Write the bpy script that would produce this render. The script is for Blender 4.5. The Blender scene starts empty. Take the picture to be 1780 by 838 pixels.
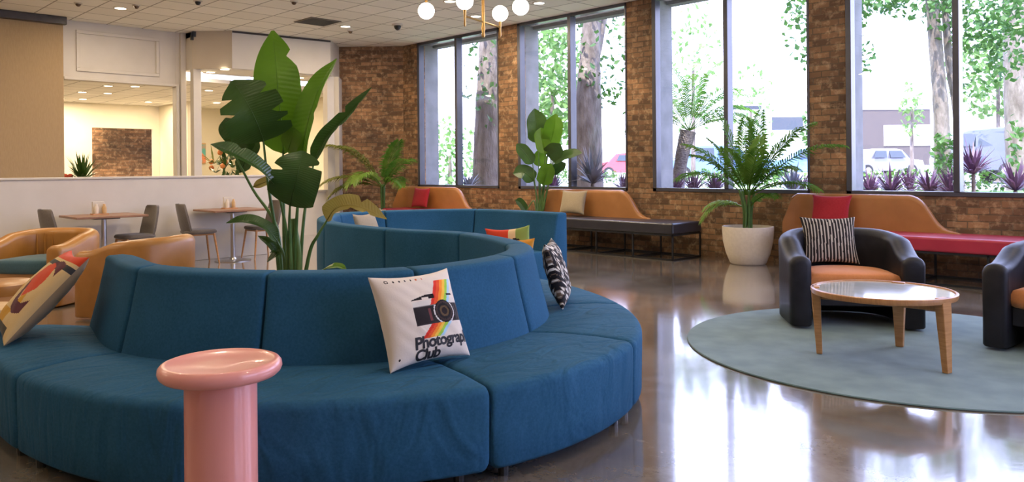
import bpy, math, random
from mathutils import Vector, Matrix, Euler
random.seed(7)
PI = math.pi
scn = bpy.context.scene
COL = scn.collection

# ------------------------------------------------------------------ camera calibration
F, CX, CY, H = 1353.0, 890.0, 293.0, 1.3
YAW, ROLL = math.radians(-45.46), math.radians(-.483)
_c, _s, _cr, _sr = math.cos(YAW), math.sin(YAW), math.cos(ROLL), math.sin(ROLL)
_rgt = Vector((_c, -_s, 0.0)); _fwd = Vector((_s, _c, 0.0)); _dwn = Vector((0, 0, -1.0))
RGT = _rgt * _cr - _dwn * _sr
DWN = _rgt * _sr + _dwn * _cr
FWD = _fwd
EYE = Vector((0, 0, H))
cam_d = bpy.data.cameras.new('camera'); cam = bpy.data.objects.new('camera', cam_d); COL.objects.link(cam)
cam_d.sensor_width = 36; cam_d.lens = F / 1780 * 36; cam_d.shift_y = -(419 - CY) / 1780
cam_d.clip_start = .05; cam_d.clip_end = 400
cam.matrix_world = Matrix(((RGT.x, -DWN.x, -FWD.x, 0), (RGT.y, -DWN.y, -FWD.y, 0), (RGT.z, -DWN.z, -FWD.z, H), (0, 0, 0, 1)))
scn.camera = cam
scn.view_settings.view_transform = 'Standard'; scn.view_settings.look = 'None'
scn.view_settings.gamma = 1; scn.view_settings.use_curve_mapping = False
scn.view_settings.exposure = 0.33

def at(px, py, d):
    """point of the place seen at a photograph position, d metres in front of the lens"""
    return EYE + FWD * d + RGT * ((px - CX) * d / F) + DWN * ((py - CY) * d / F)
def on_z(px, py, z):
    r = FWD + RGT * ((px - CX) / F) + DWN * ((py - CY) / F)
    return EYE + r * ((z - H) / r.z)
def on_y(px, py, y):
    r = FWD + RGT * ((px - CX) / F) + DWN * ((py - CY) / F)
    return EYE + r * (y / r.y)
def on_x(px, py, x):
    r = FWD + RGT * ((px - CX) / F) + DWN * ((py - CY) / F)
    return EYE + r * (x / r.x)

# ------------------------------------------------------------------ object helpers
class MB:
    def __init__(s): s.v = []; s.f = []; s.uv = []; s.mi = []; s.cur = 0
    def face(s, idx, uv=None):
        s.f.append(idx); s.uv.append(uv); s.mi.append(s.cur)
    def build(s, name, mats, parent=None, smooth=False, bevel=0, seg=2, sharp=40, origin=None):
        me = bpy.data.meshes.new(name)
        me.from_pydata([tuple(p) for p in s.v], [], s.f)
        if any(u is not None for u in s.uv):
            l = me.uv_layers.new(name='UVMap'); k = 0
            for f, u in zip(s.f, s.uv):
                for j in range(len(f)):
                    l.data[k].uv = u[j] if u else (0, 0); k += 1
        if not isinstance(mats, (list, tuple)): mats = [mats]
        for m in mats: me.materials.append(m)
        if len(mats) > 1: me.polygons.foreach_set('material_index', s.mi)
        me.validate(); me.update()
        if smooth:
            me.shade_smooth(); me.set_sharp_from_angle(angle=math.radians(sharp))
        o = bpy.data.objects.new(name, me); COL.objects.link(o)
        if origin is not None:
            me.transform(Matrix.Translation(-Vector(origin))); o.location = origin
        if parent is not None: o.parent = parent
        if bevel:
            b = o.modifiers.new('bevel', 'BEVEL'); b.width = bevel; b.segments = seg; b.limit_method = 'ANGLE'; b.angle_limit = math.radians(35)
            if not smooth: me.shade_smooth(); me.set_sharp_from_angle(angle=math.radians(30)); b.harden_normals = True
        return o

def box(m, lo, hi, M=None, uvs=False):
    x0, y0, z0 = lo; x1, y1, z1 = hi
    b = len(m.v)
    P = [Vector(p) for p in ((x0,y0,z0),(x1,y0,z0),(x1,y1,z0),(x0,y1,z0),(x0,y0,z1),(x1,y0,z1),(x1,y1,z1),(x0,y1,z1))]
    if M is not None: P = [M @ p for p in P]
    m.v += P
    for f in ((0,3,2,1),(4,5,6,7),(0,1,5,4),(1,2,6,5),(2,3,7,6),(3,0,4,7)):
        uv = None
        if uvs:
            n = (P[f[1]] - P[f[0]]).cross(P[f[2]] - P[f[0]])
            if abs(n.z) > max(abs(n.x), abs(n.y)): uv = [(P[i].x, P[i].y) for i in f]
            elif abs(n.x) > abs(n.y): uv = [(P[i].y, P[i].z) for i in f]
            else: uv = [(P[i].x, P[i].z) for i in f]
        m.face([b + i for i in f], uv)

def cbox(m, c, sz, M=None):
    box(m, (c[0]-sz[0]/2, c[1]-sz[1]/2, c[2]-sz[2]/2), (c[0]+sz[0]/2, c[1]+sz[1]/2, c[2]+sz[2]/2), M)

def bar(m, a, b, w, h=None, up=Vector((0,0,1))):
    a = Vector(a); b = Vector(b); h = h or w
    t = (b - a).normalized(); u = up if abs(t.dot(up)) < .95 else Vector((1, 0, 0))
    s = t.cross(u).normalized(); u = s.cross(t)
    k = len(m.v)
    for p in (a, b):
        for i, j in ((-1,-1),(1,-1),(1,1),(-1,1)): m.v.append(p + s*i*w/2 + u*j*h/2)
    for f in ((3,2,1,0),(4,5,6,7),(0,1,5,4),(1,2,6,5),(2,3,7,6),(3,0,4,7)): m.face([k+i for i in f])

def tube(m, pts, r, n=10, caps=True):
    pts = [Vector(p) for p in pts]
    if not isinstance(r, (list, tuple)): r = [r] * len(pts)
    k = len(m.v); prev = None
    for i, p in enumerate(pts):
        t = (pts[min(i+1, len(pts)-1)] - pts[max(i-1, 0)]).normalized()
        if prev is None: s = t.cross(Vector((0,0,1)) if abs(t.z) < .9 else Vector((1,0,0))).normalized()
        else: s = (prev - t * prev.dot(t)).normalized()
        prev = s; u = t.cross(s)
        for j in range(n):
            a = 2*PI*j/n; m.v.append(p + (s*math.cos(a) + u*math.sin(a)) * r[i])
    for i in range(len(pts)-1):
        for j in range(n):
            a = k+i*n+j; b = k+i*n+(j+1)%n
            m.face([a, b, b+n, a+n])
    if caps:
        m.face([k+j for j in range(n)][::-1]); m.face([k+(len(pts)-1)*n+j for j in range(n)])

def lathe(m, prof, c=(0,0,0), n=32, caps=True):
    k = len(m.v); c = Vector(c)
    for r, z in prof:
        for j in range(n):
            a = 2*PI*j/n; m.v.append(c + Vector((r*math.cos(a), r*math.sin(a), z)))
    for i in range(len(prof)-1):
        for j in range(n):
            a = k+i*n+j; b = k+i*n+(j+1)%n
            m.face([a, b, b+n, a+n])
    if caps:
        if prof[0][0] > 1e-4: m.face([k+j for j in range(n)][::-1])
        if prof[-1][0] > 1e-4: m.face([k+(len(prof)-1)*n+j for j in range(n)])

def sphere(m, c, r, n=20, k2=12, sz=1.0):
    lathe(m, [(max(1e-5, r*math.sin(PI*i/k2)), -r*sz*math.cos(PI*i/k2)) for i in range(k2+1)], c, n, caps=False)

def rings(m, R, closed=True, capa=True, capb=True):
    k = len(m.v); n = len(R[0])
    for ring in R: m.v += ring
    for i in range(len(R)-1):
        for j in range(n if closed else n-1):
            a = k+i*n+j; b = k+i*n+(j+1)%n
            m.face([a, b, b+n, a+n])
    if capa: m.face([k+j for j in range(n)][::-1])
    if capb: m.face([k+(len(R)-1)*n+j for j in range(n)])

def prism(m, poly, z0, z1, uvs=False):
    k = len(m.v); n = len(poly); L = 0
    for z in (z0, z1):
        for p in poly: m.v.append(Vector((p[0], p[1], z)))
    ar = sum(poly[i][0]*poly[(i+1)%n][1] - poly[(i+1)%n][0]*poly[i][1] for i in range(n))
    for i in range(n):
        j = (i+1) % n; d = math.dist(poly[i], poly[j])
        f = [k+i, k+j, k+j+n, k+i+n]; uv = [(L, z0), (L+d, z0), (L+d, z1), (L, z1)]
        if ar < 0: f = f[::-1]; uv = uv[::-1]
        m.face(f, uv if uvs else None); L += d
    bot = [k+i for i in range(n)]; top = [k+n+i for i in range(n)]
    if ar > 0: bot = bot[::-1]
    else: top = top[::-1]
    m.face(bot); m.face(top)

def tag(o, label=None, cat=None, group=None, kind=None):
    if label: o['label'] = label
    if cat: o['category'] = cat
    if group: o['group'] = group
    if kind: o['kind'] = kind
    return o
def empty(name, loc=(0,0,0), rz=0.0, label=None, cat=None, group=None, kind=None):
    o = bpy.data.objects.new(name, None); COL.objects.link(o); o.location = loc; o.rotation_euler = (0, 0, rz); o.empty_display_size = .1
    return tag(o, label, cat, group, kind)
def dup(root, loc, rz=None, label=None, group=None):
    def cp(o, par):
        c = o.copy(); COL.objects.link(c); c.parent = par
        for ch in o.children: cp(ch, c)
        return c
    r = cp(root, None); r.location = loc
    if rz is not None: r.rotation_euler = (0, 0, rz)
    if label: r['label'] = label
    if group: r['group'] = group
    return r
def catmull(P, n):
    P = [Vector(p) for p in P]; out = []
    for i in range(len(P)-1):
        a = P[max(i-1, 0)]; b = P[i]; c = P[i+1]; d = P[min(i+2, len(P)-1)]
        if i == 0: a = b*2 - c
        if i == len(P)-2: d = c*2 - b
        for k in range(n):
            t = k/n
            out.append(.5*((2*b) + (c-a)*t + (2*a-5*b+4*c-d)*t*t + (3*b-a-3*c+d)*t*t*t))
    out.append(P[-1]); return out

# ------------------------------------------------------------------ materials
def mat(name, col=(.5,.5,.5), rough=.5, metal=0, spec=.5, coat=0, sheen=0, emit=None, es=0, trans=0):
    m = bpy.data.materials.new(name); m.use_nodes = True
    b = m.node_tree.nodes['Principled BSDF']
    b.inputs['Base Color'].default_value = (*col, 1); b.inputs['Roughness'].default_value = rough
    b.inputs['Metallic'].default_value = metal; b.inputs['Specular IOR Level'].default_value = spec
    b.inputs['Coat Weight'].default_value = coat; b.inputs['Sheen Weight'].default_value = sheen
    b.inputs['Transmission Weight'].default_value = trans
    if emit: b.inputs['Emission Color'].default_value = (*emit, 1); b.inputs['Emission Strength'].default_value = es
    return m
def nd(m, t, **kw):
    n = m.node_tree.nodes.new(t)
    for k, v in kw.items():
        if k in n.inputs: n.inputs[k].default_value = v
        else: setattr(n, k, v)
    return n
def lk(m, a, b): m.node_tree.links.new(a, b)
def bsdf(m): return m.node_tree.nodes['Principled BSDF']
def ramp(m, fac, stops):
    r = nd(m, 'ShaderNodeValToRGB')
    while len(r.color_ramp.elements) < len(stops): r.color_ramp.elements.new(.5)
    for e, (p, c) in zip(r.color_ramp.elements, stops): e.position = p; e.color = (*c, 1) if len(c) == 3 else c
    lk(m, fac, r.inputs['Fac']); return r.outputs['Color']
def coords(m, kind='Object', scale=(1,1,1), rot=(0,0,0)):
    tc = nd(m, 'ShaderNodeTexCoord'); mp = nd(m, 'ShaderNodeMapping')
    mp.inputs['Scale'].default_value = scale; mp.inputs['Rotation'].default_value = rot
    lk(m, tc.outputs[kind], mp.inputs['Vector']); return mp.outputs['Vector']
def noise_mat(name, c1, c2, scale=5, rough=.5, bump=0, bscale=None, detail=4, stretch=(1,1,1), lo=.35, hi=.65, kind='Object', bdist=.01, **kw):
    m = mat(name, c1, rough, **kw); v = coords(m, kind, stretch)
    n = nd(m, 'ShaderNodeTexNoise', Scale=scale, Detail=detail); lk(m, v, n.inputs['Vector'])
    lk(m, ramp(m, n.outputs['Fac'], [(lo, c1), (hi, c2)]), bsdf(m).inputs['Base Color'])
    if bump:
        n2 = nd(m, 'ShaderNodeTexNoise', Scale=bscale or scale, Detail=detail); lk(m, v, n2.inputs['Vector'])
        bp = nd(m, 'ShaderNodeBump', Strength=bump, Distance=bdist); lk(m, n2.outputs['Fac'], bp.inputs['Height']); lk(m, bp.outputs['Normal'], bsdf(m).inputs['Normal'])
    return m
def leafmat(name, c1, c2, rough=.35, trans=.35, spec=.4):
    m = mat(name, c1, rough, spec=spec); v = coords(m, 'Object')
    n = nd(m, 'ShaderNodeTexNoise', Scale=4.0); lk(m, v, n.inputs['Vector'])
    c = ramp(m, n.outputs['Fac'], [(.35, c1), (.65, c2)]); lk(m, c, bsdf(m).inputs['Base Color'])
    tr = nd(m, 'ShaderNodeBsdfTranslucent'); lk(m, c, tr.inputs['Color'])
    mx = nd(m, 'ShaderNodeMixShader', Fac=trans); out = m.node_tree.nodes['Material Output']
    lk(m, bsdf(m).outputs[0], mx.inputs[1]); lk(m, tr.outputs[0], mx.inputs[2]); lk(m, mx.outputs[0], out.inputs['Surface'])
    return m
def ribbed_leaf(name, c1, c2, rough=.3, trans=.3):
    m = leafmat(name, c1, c2, rough, trans)
    tc = nd(m, 'ShaderNodeTexCoord'); w = nd(m, 'ShaderNodeTexWave', Scale=9.0, Distortion=.6); w.bands_direction = 'Y'
    lk(m, tc.outputs['UV'], w.inputs['Vector'])
    bp = nd(m, 'ShaderNodeBump', Strength=.22, Distance=.005); lk(m, w.outputs['Fac'], bp.inputs['Height']); lk(m, bp.outputs['Normal'], bsdf(m).inputs['Normal'])
    return m
def fabric(name, c1, c2, scale=60, rough=.85, wr=0.0, sheen=.25):
    m = mat(name, c1, rough, spec=.12, sheen=sheen); v = coords(m)
    n = nd(m, 'ShaderNodeTexNoise', Scale=float(scale), Detail=3.0); lk(m, v, n.inputs['Vector'])
    n3 = nd(m, 'ShaderNodeTexNoise', Scale=2.5, Detail=2.0); lk(m, v, n3.inputs['Vector'])
    mm = nd(m, 'ShaderNodeMath', operation='ADD'); lk(m, n.outputs['Fac'], mm.inputs[0]); lk(m, n3.outputs['Fac'], mm.inputs[1])
    hh = nd(m, 'ShaderNodeMath', operation='MULTIPLY'); lk(m, mm.outputs[0], hh.inputs[0]); hh.inputs[1].default_value = .5
    lk(m, ramp(m, hh.outputs[0], [(.38, c1), (.62, c2)]), bsdf(m).inputs['Base Color'])
    bp = nd(m, 'ShaderNodeBump', Strength=.25, Distance=.002); lk(m, n.outputs['Fac'], bp.inputs['Height'])
    last = bp
    if wr:
        w = nd(m, 'ShaderNodeTexNoise', Scale=3.0, Detail=2.0, Distortion=1.2); v2 = coords(m, 'Object', (3.0, 1.2, 1.0)); lk(m, v2, w.inputs['Vector'])
        b2 = nd(m, 'ShaderNodeBump', Strength=wr, Distance=.03); lk(m, w.outputs['Fac'], b2.inputs['Height']); lk(m, bp.outputs['Normal'], b2.inputs['Normal']); last = b2
    lk(m, last.outputs['Normal'], bsdf(m).inputs['Normal']); return m
def wood(name, c1, c2, rough=.4, stretch=(1,1,12), scale=6):
    m = mat(name, c1, rough, spec=.4); v = coords(m, 'Object', stretch)
    n = nd(m, 'ShaderNodeTexNoise', Scale=float(scale), Detail=5.0, Distortion=.8); lk(m, v, n.inputs['Vector'])
    lk(m, ramp(m, n.outputs['Fac'], [(.3, c1), (.7, c2)]), bsdf(m).inputs['Base Color']); return m

def brick_mat():
    m = mat('brick', (.2,.1,.05), .85, spec=.25)
    tc = nd(m, 'ShaderNodeTexCoord')
    wob = nd(m, 'ShaderNodeTexNoise', Scale=6.0, Detail=2.0); lk(m, tc.outputs['UV'], wob.inputs['Vector'])
    sc = nd(m, 'ShaderNodeVectorMath', operation='MULTIPLY_ADD'); lk(m, wob.outputs['Color'], sc.inputs[0]); sc.inputs[1].default_value = (.016,.016,0); lk(m, tc.outputs['UV'], sc.inputs[2])
    b = nd(m, 'ShaderNodeTexBrick', Scale=1.0); b.inputs['Brick Width'].default_value = .225; b.inputs['Row Height'].default_value = .082
    b.inputs['Mortar Size'].default_value = .008; b.inputs['Mortar Smooth'].default_value = .3; b.inputs['Bias'].default_value = -.05
    b.inputs['Color1'].default_value = (.31,.185,.105,1); b.inputs['Color2'].default_value = (.10,.062,.040,1); b.inputs['Mortar'].default_value = (.15,.11,.075,1)
    lk(m, sc.outputs[0], b.inputs['Vector'])
    n = nd(m, 'ShaderNodeTexNoise', Scale=9.0, Detail=6.0, Roughness=.7); lk(m, tc.outputs['UV'], n.inputs['Vector'])
    n2 = nd(m, 'ShaderNodeTexNoise', Scale=1.3, Detail=2.0); lk(m, tc.outputs['UV'], n2.inputs['Vector'])
    c1 = nd(m, 'ShaderNodeMix', data_type='RGBA'); lk(m, ramp(m, n.outputs['Fac'], [(.50, (0,0,0)), (.72, (.75,.75,.75))]), c1.inputs[0])
    lk(m, b.outputs['Color'], c1.inputs[6]); c1.inputs[7].default_value = (.58,.43,.28,1)
    c2 = nd(m, 'ShaderNodeMix', data_type='RGBA', blend_type='MULTIPLY'); c2.inputs[0].default_value = 1
    lk(m, c1.outputs[2], c2.inputs[6]); lk(m, ramp(m, n2.outputs['Fac'], [(.32, (.60,.58,.56)), (.68, (1.35,1.2,1.0))]), c2.inputs[7])
    lk(m, c2.outputs[2], bsdf(m).inputs['Base Color'])
    bp = nd(m, 'ShaderNodeBump', Strength=.8, Distance=.012, invert=True); lk(m, b.outputs['Fac'], bp.inputs['Height'])
    bp2 = nd(m, 'ShaderNodeBump', Strength=.5, Distance=.012); lk(m, n.outputs['Fac'], bp2.inputs['Height']); lk(m, bp.outputs['Normal'], bp2.inputs['Normal'])
    lk(m, bp2.outputs['Normal'], bsdf(m).inputs['Normal']); return m
def tile_mat():
    m = mat('ceiling_tile', (.6,.56,.5), .9, spec=.2)
    v = coords(m, 'UV'); mp = v.node; mp.inputs['Location'].default_value = (.26+.6*60, -.4+.6*20, 0)
    b = nd(m, 'ShaderNodeTexBrick', Scale=1.0, offset=0.0); b.inputs['Brick Width'].default_value = .6; b.inputs['Row Height'].default_value = .6
    b.inputs['Mortar Size'].default_value = .011; b.inputs['Mortar Smooth'].default_value = .1
    b.inputs['Color1'].default_value = (.90,.87,.80,1); b.inputs['Color2'].default_value = (.84,.81,.74,1); b.inputs['Mortar'].default_value = (.34,.31,.27,1)
    lk(m, v, b.inputs['Vector']); lk(m, b.outputs['Color'], bsdf(m).inputs['Base Color'])
    bp = nd(m, 'ShaderNodeBump', Strength=.5, Distance=.006, invert=True); lk(m, b.outputs['Fac'], bp.inputs['Height']); lk(m, bp.outputs['Normal'], bsdf(m).inputs['Normal'])
    return m
def floor_mat():
    m = mat('polished_concrete', (.2,.15,.1), .16, spec=.8, coat=1.0)
    v = coords(m, 'Object')
    n = nd(m, 'ShaderNodeTexNoise', Scale=1.1, Detail=8.0, Roughness=.65, Distortion=.4); lk(m, v, n.inputs['Vector'])
    n2 = nd(m, 'ShaderNodeTexNoise', Scale=14.0, Detail=6.0, Roughness=.7); lk(m, v, n2.inputs['Vector'])
    a = nd(m, 'ShaderNodeMath', operation='MULTIPLY_ADD'); lk(m, n2.outputs['Fac'], a.inputs[0]); a.inputs[1].default_value = .35; 
    s = nd(m, 'ShaderNodeMath', operation='SUBTRACT'); lk(m, n.outputs['Fac'], s.inputs[0]); s.inputs[1].default_value = .17; lk(m, s.outputs[0], a.inputs[2])
    lk(m, ramp(m, a.outputs[0], [(.30, (.12,.095,.072)), (.5, (.21,.175,.135)), (.68, (.31,.27,.22))]), bsdf(m).inputs['Base Color'])
    lk(m, ramp(m, n.outputs['Fac'], [(.3, (.07,.07,.07)), (.7, (.18,.18,.18))]), bsdf(m).inputs['Roughness'])
    bsdf(m).inputs['Coat Roughness'].default_value = .075; bsdf(m).inputs['Coat IOR'].default_value = 1.65
    bp = nd(m, 'ShaderNodeBump', Strength=.10, Distance=.01); lk(m, n.outputs['Fac'], bp.inputs['Height']); lk(m, bp.outputs['Normal'], bsdf(m).inputs['Normal'])
    lk(m, bp.outputs['Normal'], bsdf(m).inputs['Coat Normal'])
    return m
def glass_mat(name='window_glass', tint=(.97,.98,1)):
    m = bpy.data.materials.new(name); m.use_nodes = True; nt = m.node_tree; nt.nodes.remove(nt.nodes['Principled BSDF'])
    out = nt.nodes['Material Output']; t = nd(m, 'ShaderNodeBsdfTransparent'); t.inputs['Color'].default_value = (*tint, 1)
    g = nd(m, 'ShaderNodeBsdfGlossy', Roughness=0.0); ge = nd(m, 'ShaderNodeNewGeometry')
    dt = nd(m, 'ShaderNodeVectorMath', operation='DOT_PRODUCT'); lk(m, ge.outputs['Normal'], dt.inputs[0]); lk(m, ge.outputs['Incoming'], dt.inputs[1])
    ab = nd(m, 'ShaderNodeMath', operation='ABSOLUTE'); lk(m, dt.outputs['Value'], ab.inputs[0])
    om = nd(m, 'ShaderNodeMath', operation='SUBTRACT'); om.inputs[0].default_value = 1; lk(m, ab.outputs[0], om.inputs[1])
    pw = nd(m, 'ShaderNodeMath', operation='POWER'); lk(m, om.outputs[0], pw.inputs[0]); pw.inputs[1].default_value = 5
    fr = nd(m, 'ShaderNodeMath', operation='MULTIPLY_ADD'); lk(m, pw.outputs[0], fr.inputs[0]); fr.inputs[1].default_value = .9; fr.inputs[2].default_value = .04
    mx = nd(m, 'ShaderNodeMixShader'); lk(m, fr.outputs[0], mx.inputs[0]); lk(m, t.outputs[0], mx.inputs[1]); lk(m, g.outputs[0], mx.inputs[2]); lk(m, mx.outputs[0], out.inputs['Surface'])
    return m
def attr_fabric(name, rough=.85):
    m = mat(name, (.8,.8,.8), rough, spec=.2, sheen=.1); a = nd(m, 'ShaderNodeAttribute'); a.attribute_name = 'pattern'
    lk(m, a.outputs['Color'], bsdf(m).inputs['Base Color']); v = coords(m)
    n = nd(m, 'ShaderNodeTexNoise', Scale=120.0, Detail=2.0); lk(m, v, n.inputs['Vector'])
    bp = nd(m, 'ShaderNodeBump', Strength=.25, Distance=.002); lk(m, n.outputs['Fac'], bp.inputs['Height']); lk(m, bp.outputs['Normal'], bsdf(m).inputs['Normal'])
    return m

BRICK = brick_mat(); TILE = tile_mat(); FLOOR = floor_mat(); GLASS = glass_mat()
WHITE = noise_mat('white_paint', (.60,.545,.46), (.63,.575,.49), 3, .6)
CREAM = noise_mat('cream_paint', (.74,.68,.52), (.77,.71,.56), 2, .7)
TAN = noise_mat('tan_wallcovering', (.35,.235,.118), (.38,.26,.13), 60, .75, bump=.2, stretch=(1,1,.2))
BEIGE = noise_mat('beige_paint', (.50,.42,.31), (.52,.44,.33), 3, .7)
DARKTRIM = noise_mat('dark_bronze', (.035,.026,.02), (.05,.038,.03), 8, .35, spec=.5)
FRAME = noise_mat('window_frame_metal', (.05,.05,.062), (.065,.065,.08), 5, .3, spec=.6)
CONC = noise_mat('grey_concrete', (.19,.188,.178), (.25,.246,.235), 4, .85, bump=.3)
SOFA = fabric('sofa_blue_fabric', (.021,.090,.166), (.030,.115,.218), 90, sheen=.0)
SOFAW = fabric('sofa_seat_fabric', (.021,.090,.166), (.030,.115,.218), 90, wr=.8, sheen=.0)
BLACKP = mat('black_plastic', (.015,.015,.016), .4)
PINK = noise_mat('pink_glaze', (.80,.32,.27), (.83,.345,.29), 3, .28, spec=.45, coat=.25)
LEATHER = noise_mat('tan_leather', (.34,.145,.024), (.40,.175,.032), 6, .36, bump=.15, bscale=40, bdist=.004, spec=.5)
BLEATHER = noise_mat('bench_tan_vinyl', (.33,.135,.035), (.38,.16,.045), 5, .38, bump=.08, bscale=40, bdist=.004)
CHAR = noise_mat('charcoal_velvet', (.012,.012,.016), (.020,.020,.026), 8, .45, bump=.15, bscale=18, bdist=.006, spec=.3, sheen=.0)
ORANGE = fabric('orange_seat_fabric', (.58,.215,.075), (.64,.25,.09), 80)
TEALSEAT = fabric('teal_seat_fabric', (.045,.10,.13), (.06,.13,.165), 80)
BLACKV = noise_mat('black_vinyl', (.022,.021,.026), (.03,.03,.036), 6, .28, spec=.6)
REDV = noise_mat('red_vinyl', (.36,.022,.045), (.42,.03,.055), 6, .35)
REDF = fabric('red_cushion_fabric', (.32,.02,.03), (.38,.03,.04), 60, sheen=.1)
BEIGEF = fabric('beige_cushion_fabric', (.33,.27,.18), (.38,.31,.21), 60, sheen=.1)
MUST = fabric('mustard_cushion_fabric', (.62,.26,.03), (.68,.30,.04), 60, sheen=.1)
STEEL = mat('black_steel', (.02,.02,.022), .4, metal=.3)
CHROME = mat('brushed_steel', (.55,.53,.5), .3, metal=1)
BRASS = mat('aged_brass', (.50,.30,.10), .3, metal=1)
OAK = wood('oak', (.42,.20,.07), (.56,.29,.115), .35)
OAKT = wood('oak_top', (.42,.20,.08), (.55,.28,.11), .3, (12,1,1))
OAKLIGHT = wood('light_wood', (.50,.31,.13), (.60,.39,.18), .5, (1,1,8), 5)
DWOOD = wood('walnut', (.20,.095,.045), (.29,.145,.07), .35, (12,1,1))
GREYF = fabric('grey_chair_fabric', (.12,.10,.085), (.15,.125,.105), 70)
MARBLE = noise_mat('pale_stone_top', (.42,.47,.50), (.56,.60,.62), 4, .10, spec=.6, detail=8, coat=.4)
RUG = noise_mat('teal_rug', (.105,.175,.185), (.150,.235,.240), 5, .95, bump=.4, bscale=160, detail=8, bdist=.004, sheen=.2)
POTW = noise_mat('cream_planter', (.66,.57,.44), (.71,.62,.49), 30, .75, bump=.1)
SOIL = noise_mat('soil', (.04,.025,.015), (.09,.06,.035), 40, .95, bump=.8)
LEAFB = ribbed_leaf('leaf_bright', (.08,.185,.008), (.11,.24,.014), .3, .3)
LEAFD = ribbed_leaf('leaf_dark', (.028,.068,.011), (.045,.10,.017), .3, .15)
LEAFY = ribbed_leaf('leaf_yellowing', (.27,.20,.035), (.36,.30,.07), .45, .3)
STEM = noise_mat('green_stem', (.05,.12,.025), (.10,.19,.05), 8, .4)
PALML = leafmat('palm_leaf', (.05,.14,.015), (.12,.23,.03), .6, .35, spec=.08)
PALMO = leafmat('palm_leaf_olive', (.10,.13,.02), (.20,.20,.035), .4, .3)
PALMY = leafmat('palm_leaf_light', (.20,.34,.05), (.28,.40,.08), .35, .35)
BARK = noise_mat('bark', (.11,.085,.07), (.22,.18,.155), 9, .95, bump=1.0, bscale=22, stretch=(1,1,.3), bdist=.03)
BARKP = noise_mat('palm_bark', (.10,.08,.07), (.19,.16,.14), 20, .95, bump=1.0, stretch=(1,1,2), bdist=.02)
OUTLEAF = leafmat('tree_leaf', (.03,.09,.02), (.08,.17,.035), .5, .45)
OUTLEAF2 = leafmat('light_tree_leaf', (.10,.20,.05), (.19,.30,.09), .5, .5)
PURPLE = leafmat('purple_cordyline', (.065,.026,.06), (.12,.05,.10), .5, .2)
GREYLEAF = leafmat('grey_yucca', (.11,.105,.12), (.17,.16,.17), .5, .2)
HEDGE = leafmat('hedge_leaf', (.05,.12,.02), (.10,.19,.035), .7, .3)
LIGHTW = mat('downlight_lens', (.9,.9,.9), .5, emit=(1,.88,.70), es=9)
GLOBE = mat('opal_globe', (.9,.9,.9), .3, emit=(1,.90,.78), es=5)

# ------------------------------------------------------------------ setting
ZC = 3.93; XR = 5.0
def structure(mb, name, m, **kw):
    o = mb.build(name, m, **kw); o['kind'] = 'structure'; return o
m = MB(); box(m, (-23.5, -4.2, -.15), (XR+.2, 10.0, 0), uvs=True); structure(m, 'floor', FLOOR)
m = MB(); box(m, (-14.95, -4.2, ZC), (XR+.2, 10.62, ZC+.12), uvs=True); box(m, (-23.5, -4.2, 4.1), (XR+.2, 10.62, 5.0)); structure(m, 'ceiling', TILE)
# window wall: brick sill wall, piers, all brick
WIN = [(-12.95, -10.50), (-9.99, -7.54), (-7.05, -4.56), (-4.08, -1.60), (-1.12, 1.36), (1.84, 4.32)]
SILL = .93
m = MB()
box(m, (-13.45, 10.0, 0), (XR+.2, 10.2, SILL), uvs=True)
for a, b in ((-13.45, WIN[0][0]), (WIN[0][1], WIN[1][0]), (WIN[1][1], WIN[2][0]), (WIN[2][1], WIN[3][0]), (WIN[3][1], WIN[4][0]), (WIN[4][1], WIN[5][0]), (WIN[5][1], XR+.2)):
    box(m, (a, 10.0, SILL), (b, 10.2, ZC), uvs=True)
structure(m, 'wall_window', BRICK)
m = MB(); prism(m, [(-13.45, 10.0), (-13.45, 10.25), (-14.7, 9.2), (-14.45, 9.02)], 0, ZC, uvs=True); structure(m, 'wall_corner', BRICK)
m = MB()
for i, (a, b) in enumerate(((-13.4, WIN[0][0]), (WIN[0][1], WIN[1][0]), (WIN[1][1], WIN[2][0]), (WIN[2][1], WIN[3][0]), (WIN[3][1], WIN[4][0]), (WIN[4][1], WIN[5][0]), (WIN[5][1], XR+.2))):
    box(m, (a+.02, 10.2, -.1), (b-.01, 10.56, ZC))
box(m, (-13.5, 10.2, -.1), (XR+.2, 10.5, SILL-.03)); box(m, (-13.5, 10.42, ZC-.06), (XR+.2, 10.62, ZC+.3))
structure(m, 'trim_1', CONC)
for i, (a, b) in enumerate(WIN):
    e = empty(f'window_{i+1}', ((a+b)/2, 10.05, SILL)); e['kind'] = 'structure'
    cx, cy, cz = e.location
    fr = MB(); w = .055
    L = lambda x, y, z: (x-cx, y-cy, z-cz)
    box(fr, L(a, 10.0-.015, SILL), L(b, 10.12, SILL+w)); box(fr, L(a, 9.985, ZC-w), L(b, 10.12, ZC))
    box(fr, L(a, 9.985, SILL), L(a+.07, 10.12, ZC)); box(fr, L(b-.03, 9.985, SILL), L(b, 10.12, ZC))
    fr.build('window_frame', FRAME, e, bevel=.006)
    mx = (a+b)/2 + .03
    mu = MB(); box(mu, L(mx-.035, 9.97, SILL+w), L(mx+.035, 10.12, ZC-w)); mu.build('mullion', FRAME, e, bevel=.006)
    for p, q in ((a+.07, mx-.035), (mx+.035, b-.03)):
        g = MB(); box(g, L(p, 10.05, SILL+w), L(q, 10.056, ZC-w)); g.build('window_pane', GLASS, e)
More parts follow.
